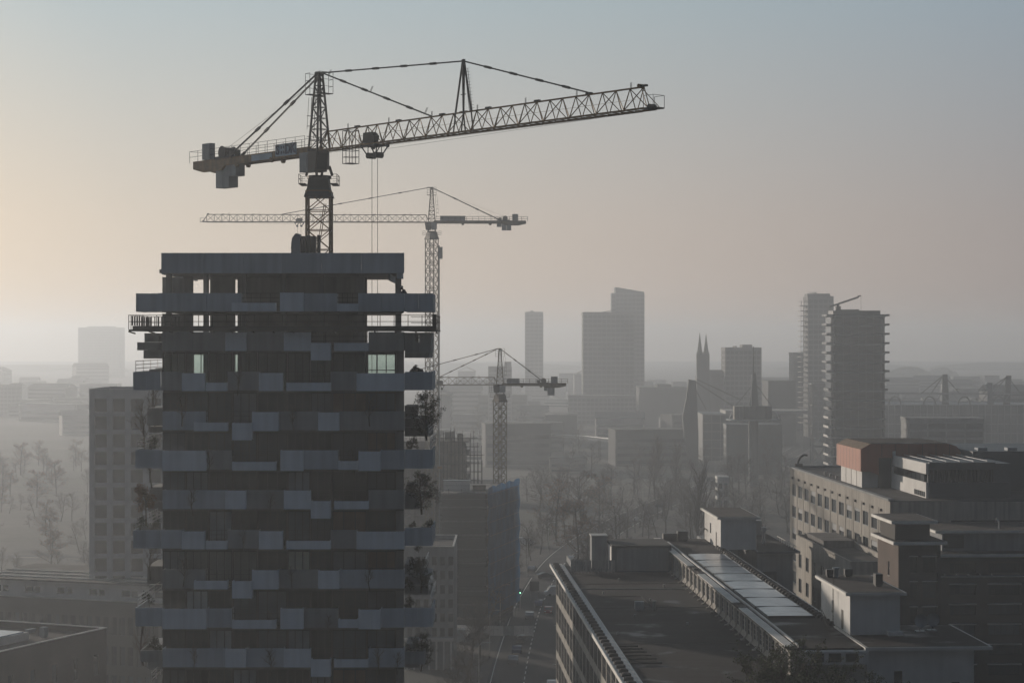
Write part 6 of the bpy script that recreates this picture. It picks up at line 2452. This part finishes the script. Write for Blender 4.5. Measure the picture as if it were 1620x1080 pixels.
# the dense willow like crown beside the street
wl = tree_proto('willow_tree', 'broad dense brownish tree beside the street behind the factory roof', 'tree', 61, 19, 0.68, 0.2, 4, 0.03, M_LEAFO, 0.15, 4, 0.2, 12, loc=(PX(915, 520), 520, 0))
dup(wl, (PX(880, 600), 600, 0), 2.2, 1.0, 'second broad brownish tree farther along the street, left of the dense one')
dup(wl, (PX(948, 640), 640, 0), 4.0, 0.95, 'third broad brownish tree farther back, right of the dense one')
for k in range(16):
    d = rr.uniform(520, 1050)
    px_ = rr.uniform(-10, 146)
    if clear_of_roads(PX(px_, d), d, 8):
        dup(wl, (PX(px_, d), d, 0), rr.uniform(0, 6), rr.uniform(0.45, 0.8), 'broad brownish tree in the misty fields at the far left', 'broad brownish trees in the left fields')
# trees growing close to the annex at the bottom of the picture
ft = tree_proto('leafy_tree', 'dark leafy tree top at the bottom edge, in front of the white annex', 'tree', 71, 28.2, 0.42, 0.6, 4, 0.025, M_LEAFD, 0.12, 13, 0.3, 26, loc=(PX(1225, 201), 201, 0))
ft.scale = (0.92, 0.92, 0.92)
dup(ft, (PX(1290, 199), 199, 0), 2.6, 0.90, 'second dark leafy tree top at the bottom edge, right of the first')
dup(ft, (PX(1345, 198), 198, 0), 4.4, 0.86, 'smallest dark leafy tree top at the bottom edge, beside the annex window')
# trees and shrubs on the tower's balconies
bt1 = tree_proto('balcony_tree', 'russet leaved little tree in a planter on the left side of the tower', 'tree', 81, 3.0, 0.6, 0.3, 3, 0.012, M_LEAFO, 0.07, 11, 0.35, 10, loc=(PX(231, 153), 153, PZ(829, 153)))
bt2 = tree_proto('balcony_tree', 'dark evergreen little tree high on the right side of the tower', 'tree', 82, 4.2, 0.55, 0.1, 3, 0.014, M_LEAFG, 0.07, 6, 0.12, 18, loc=(PX(675, 153), 153, PZ(695, 153)))
bt2.scale = (0.8, 0.8, 0.85)
dup(bt2, (PX(667, 153), 153, PZ(812, 153)), 1.3, (0.85, 0.85, 0.75), 'rounded dark evergreen tree midway down the right side of the tower')
dup(bt2, (PX(666, 153), 153, PZ(936, 153)), 2.1, 0.62, 'low dark evergreen tree near the lower right side of the tower')
dup(bt2, (PX(666, 153), 153, PZ(1060, 153)), 3.1, 0.68, 'lowest dark evergreen tree on the right side of the tower')
bt3 = tree_proto('balcony_tree', 'thin bare sapling on the left side of the tower beside the grey block', 'tree', 83, 3.6, 0.45, 0.6, 3, 0.010, None, None, 0, 0.25, 9, loc=(PX(227, 153), 153, PZ(711, 153)))
dup(bt3, (PX(245, 162), 162, PZ(672, 162)), 1.5, 0.95, 'thin bare sapling on the rear left balcony just above the other sapling')
dup(bt3, (PX(240, 158), 158, PZ(770, 158)), 1.1, 0.85, 'thin bare sapling directly above the russet tree on the left side')
dup(bt3, (PX(238, 160), 160, PZ(915, 160)), 2.9, 0.9, 'thin bare sapling on the left side well below the russet tree')
dup(bt3, (PX(226, 155), 155, PZ(1050, 155)), 2.0, 1.0, 'thin bare sapling at the bottom of the left side of the tower')
shrub_spots = [(288, 660, 1.0), (465, 668, .85), (585, 660, 1.0), (376, 612, .9), (330, 734, .8), (560, 735, .8), (305, 800, .9), (428, 800, .75), (384, 858, .7), (290, 912, 1.0), (462, 915, .7),
               (585, 918, .8), (425, 985, .7), (306, 1045, .8), (428, 1052, .9), (600, 1050, .9), (520, 985, .6), (640 - 12, 1050, .7)]
sg = 'bare shrubs behind the balcony panels of the tower front'
bs = None
for k, (a, b, s) in enumerate(shrub_spots):
    z = PZ(b + 12, 150.7)
    if bs is None:
        bs = dup(bt3, (PX(a, 149.75), 149.72, z), k, 0.62 * s, 'leafless shrub growing in a front balcony planter of the tower', sg)
        bs.name = 'balcony_shrub'
    else:
        dup(bs, (PX(a, 149.75), 149.72, z), k * 1.3, 0.62 * s)
small = tree_proto('planter_shrub', 'small leafy shrub in a side planter of the tower', 'shrub', 84, 1.1, 0.6, 0.2, 2, 0.012, M_LEAFG, 0.06, 9, 0.05, 9, group='small leafy shrubs on the tower sides',
                   loc=(PX(222, 152), 152, PZ(838, 152)))
for k, (a, b, d) in enumerate(((244, 838, 156), (250, 831, 160), (236, 955, 155), (246, 1028, 155), (650, 838, 153), (676, 838, 152), (648, 962, 152), (660, 905, 156), (655, 780, 160), (671, 1030, 153),
                               (648, 711, 152), (238, 712, 157), (662, 870, 156), (650, 930, 157))):
    dup(small, (PX(a, d), d, PZ(b, d) - 0.1), k * 1.1, 0.7 + 0.15 * (k % 4))

# ------------------------------------------------------------------ street furniture and vehicles
lamp = thing('street_lamp', 'slim grey street lamp with a curved arm along the curved road', 'lamp', (0, -320, 0), 0, 'street lamps along the curved road')
MB().bar((0, 0, 0), (0, 0, 8.2), 0.10, 8, 0.06).path([(0, 0, 8.2), (0.5, 0, 8.7), (1.5, 0, 8.8)], 0.05).build('post', M_STEEL, lamp)
MB().box(1.3, 2.1, -0.14, 0.14, 8.72, 8.84).build('lamp_head', M_CRGREY, lamp)
ks = 0
for i in range(20, len(ROAD) - 2, 7):
    p = ROAD[i]
    t = (ROAD[i + 1] - ROAD[i - 1]).normalized()
    n = Vector((t.y, -t.x))
    s1 = -7.4 if ks % 2 else 7.4
    q = p + n * s1
    rz = math.atan2(-n.y * s1, -n.x * s1)
    if ks == 0:
        lamp.location = (q.x, q.y, 0)
        lamp.rotation_euler = (0, 0, rz)
    else:
        dup(lamp, (q.x, q.y, 0), rz)
    ks += 1


def car(label, m, x, y, rz, van=False):
    c = thing('delivery_van' if van else 'parked_car', label, 'van' if van else 'car', (x, y, 0.012), rz)
    Lc, Wc, Hc = (5.6, 2.0, 2.4) if van else (4.4, 1.78, 1.46)
    mb = MB()
    if van:
        side = [(-2.8, 0.35), (2.6, 0.35), (2.8, 0.6), (2.78, 1.1), (2.2, 1.3), (1.5, 2.3), (1.3, 2.4), (-2.75, 2.4), (-2.8, 2.2)]
    else:
        side = [(-2.2, 0.32), (2.1, 0.30), (2.2, 0.5), (2.15, 0.78), (1.2, 0.95), (0.5, 1.42), (0.2, 1.46), (-1.1, 1.44), (-1.8, 1.05), (-2.2, 0.98)]
    mb.extrude([(a, -Wc / 2, z) for a, z in side], (0, Wc, 0))
    mb.build('body', m, c)
    mb = MB()
    if van:
        mb.hexa([(2.15, -0.85, 1.36), (2.22, -0.85, 1.36), (2.22, 0.85, 1.36), (2.15, 0.85, 1.36), (1.55, -0.8, 2.2), (1.62, -0.8, 2.2), (1.62, 0.8, 2.2), (1.55, 0.8, 2.2)])
        mb.build('windscreen', M_GLASSB, c)
    else:
        mb.extrude([(a, -Wc / 2 - 0.01, z) for a, z in ((-1.55, 1.02), (0.95, 1.0), (0.42, 1.36), (-1.05, 1.36))], (0, Wc + 0.02, 0))
        mb.build('side_window', M_GLASSB, c)
        MB().hexa([(1.16, -0.75, 0.99), (1.24, -0.75, 0.99), (1.24, 0.75, 0.99), (1.16, 0.75, 0.99), (0.52, -0.7, 1.40), (0.6, -0.7, 1.40), (0.6, 0.7, 1.40), (0.52, 0.7, 1.40)]).build('windscreen', M_GLASSB, c)
    for a in (-Lc * 0.31, Lc * 0.31):
        for s1 in (-1, 1):
            MB().bar((a, s1 * (Wc / 2 - 0.12), 0.33), (a, s1 * (Wc / 2 + 0.02), 0.33), 0.33, 14).build('wheel', M_RUBBER, c)
    for s1 in (-0.6, 0.6):
        MB().box(Lc / 2 - 0.03, Lc / 2 + 0.02, s1 - 0.18, s1 + 0.18, 0.62, 0.76).build('headlight', M_TRIM, c)
    return c


P_WHITE = mat('car_white', (0.7, 0.7, 0.7), 0.25, 0.03)
P_SILV = mat('car_silver', (0.35, 0.36, 0.38), 0.25, 0.05, metallic=0.5)
P_BLUE = mat('car_blue', (0.03, 0.06, 0.15), 0.25, 0.05)
P_RED = mat('car_red', (0.25, 0.02, 0.02), 0.25, 0.05)
P_BLK = mat('car_black', (0.015, 0.015, 0.017), 0.25, 0.05)
def on_road(px_, d, rz, label, m, van=False):
    car(label, m, PX(px_, d), d, rz, van)


on_road(830, 586, R(8), 'white van on the cross road beyond the blue netted building', P_WHITE, True)
on_road(880, 470, R(190), 'white van parked at the crossing left of the factory corner', P_WHITE, True)
on_road(842, 520, R(80), 'silver car at the crossing beyond the blue netted building', P_SILV)
on_road(862, 505, R(20), 'black car turning at the crossing', P_BLK)
on_road(853, 452, R(85), 'blue car waiting at the crossing near the red one', P_BLUE)
on_road(868, 440, R(265), 'red car at the roadside left of the factory corner', P_RED)
on_road(838, 432, R(86), 'silver car nearest the foot of the blue netted building', P_SILV)
on_road(905, 545, R(70), 'white car on the curved road below the dense brown tree', P_WHITE)
on_road(1010, 665, R(62), 'white car farther up the curved road between street trees', P_WHITE)
on_road(1045, 720, R(55), 'black car farthest along the curved road', P_BLK)
on_road(874, 345, R(84), 'white car at the bottom edge beside the factory wall', P_WHITE)
on_road(812, 372, R(88), 'silver car parked at the left kerb near the bottom edge', P_SILV)
on_road(818, 384, R(87), 'blue car parked at the left kerb behind the silver one', P_BLUE)
on_road(824, 398, R(86), 'black car parked at the left kerb farthest from the bottom edge', P_BLK)
on_road(735, 404, R(5), 'white van parked before the blue netted building', P_WHITE, True)
on_road(758, 403, R(2), 'black car parked next to the white van by the netted building', P_BLK)
# traffic light glowing green at the crossing
tl = thing('traffic_light', 'traffic light showing green at the crossing by the blue netted building', 'traffic light', (PX(823, 448), 448, 0))
MB().bar((0, 0, 0), (0, 0, 3.4), 0.07, 8).build('post', M_STEEL, tl)
hd = MB().box(-0.17, 0.17, -0.14, 0.14, 3.4, 4.4).build('signal_head', M_BLACK, tl)
gm = bpy.data.materials.new('green_signal')
gm.use_nodes = True
gm.node_tree.nodes['Principled BSDF'].inputs['Emission Color'].default_value = (0.3, 1.0, 0.55, 1)
gm.node_tree.nodes['Principled BSDF'].inputs['Emission Strength'].default_value = 8
MB().bar((0, -0.14, 3.57), (0, -0.19, 3.57), 0.12, 12).build('green_lamp', gm, hd)
# billboard and hoarding by the crossing
hb = thing('notice_board', 'dark square notice board on two posts beside the crossing', 'sign', (PX(838, 462), 462, 0))
MB().box(0, 2.2, -0.08, 0.08, 2.2, 4.4).build('board', M_BLACK, hb)
for x in (0.25, 1.95):
    MB().bar((x, 0.15, 0), (x, 0.15, 4.3), 0.08, 8).build('post', M_STEEL, hb)
hg = thing('site_hoarding', 'low pale hoarding round the foot of the blue netted building', 'hoarding', (-14, 406, 0))
for k in range(9):
    MB().box(2.05 * k, 2.05 * k + 2.0, 0, 0.08, 0.1, 2.1).build('panel', M_WHITE if k % 3 else M_CRGREY, hg)
for k, (px_, d) in enumerate(((706, 398), (722, 397))):
    ct = thing('site_container', ('grey' if k else 'pale') + ' site container at the foot of the blue netted building', 'container', (PX(px_, d), d, 0))
    MB().box(0, 1.8, 0, 2.4, 0.1, 2.6).box(0.05, 1.75, -0.05, -0.003, 0.25, 2.5).build('body', M_WHITE if k == 0 else M_CRGREY, ct)
    MB().box(0.85, 0.95, -0.09, -0.053, 0.3, 2.4).build('door_bar', M_STEEL, ct)
# ------------------------------------------------------------------ the air
hz_ = MB().box(-3420, 3420, -620, 6020, -1.0, 101.0)
hm = bpy.data.materials.new('haze_air')
hm.use_nodes = True
ht = hm.node_tree
ht.nodes.clear()
pv = nd(ht, 'ShaderNodeVolumePrincipled')
pv.inputs['Color'].default_value = (0.735, 0.80, 0.88, 1)
pv.inputs['Density'].default_value = HAZE_DENSITY
pv.inputs['Anisotropy'].default_value = 0.5
ho = nd(ht, 'ShaderNodeOutputMaterial')
ht.links.new(pv.outputs[0], ho.inputs['Volume'])
tag(hz_.build('haze', hm), kind='stuff')
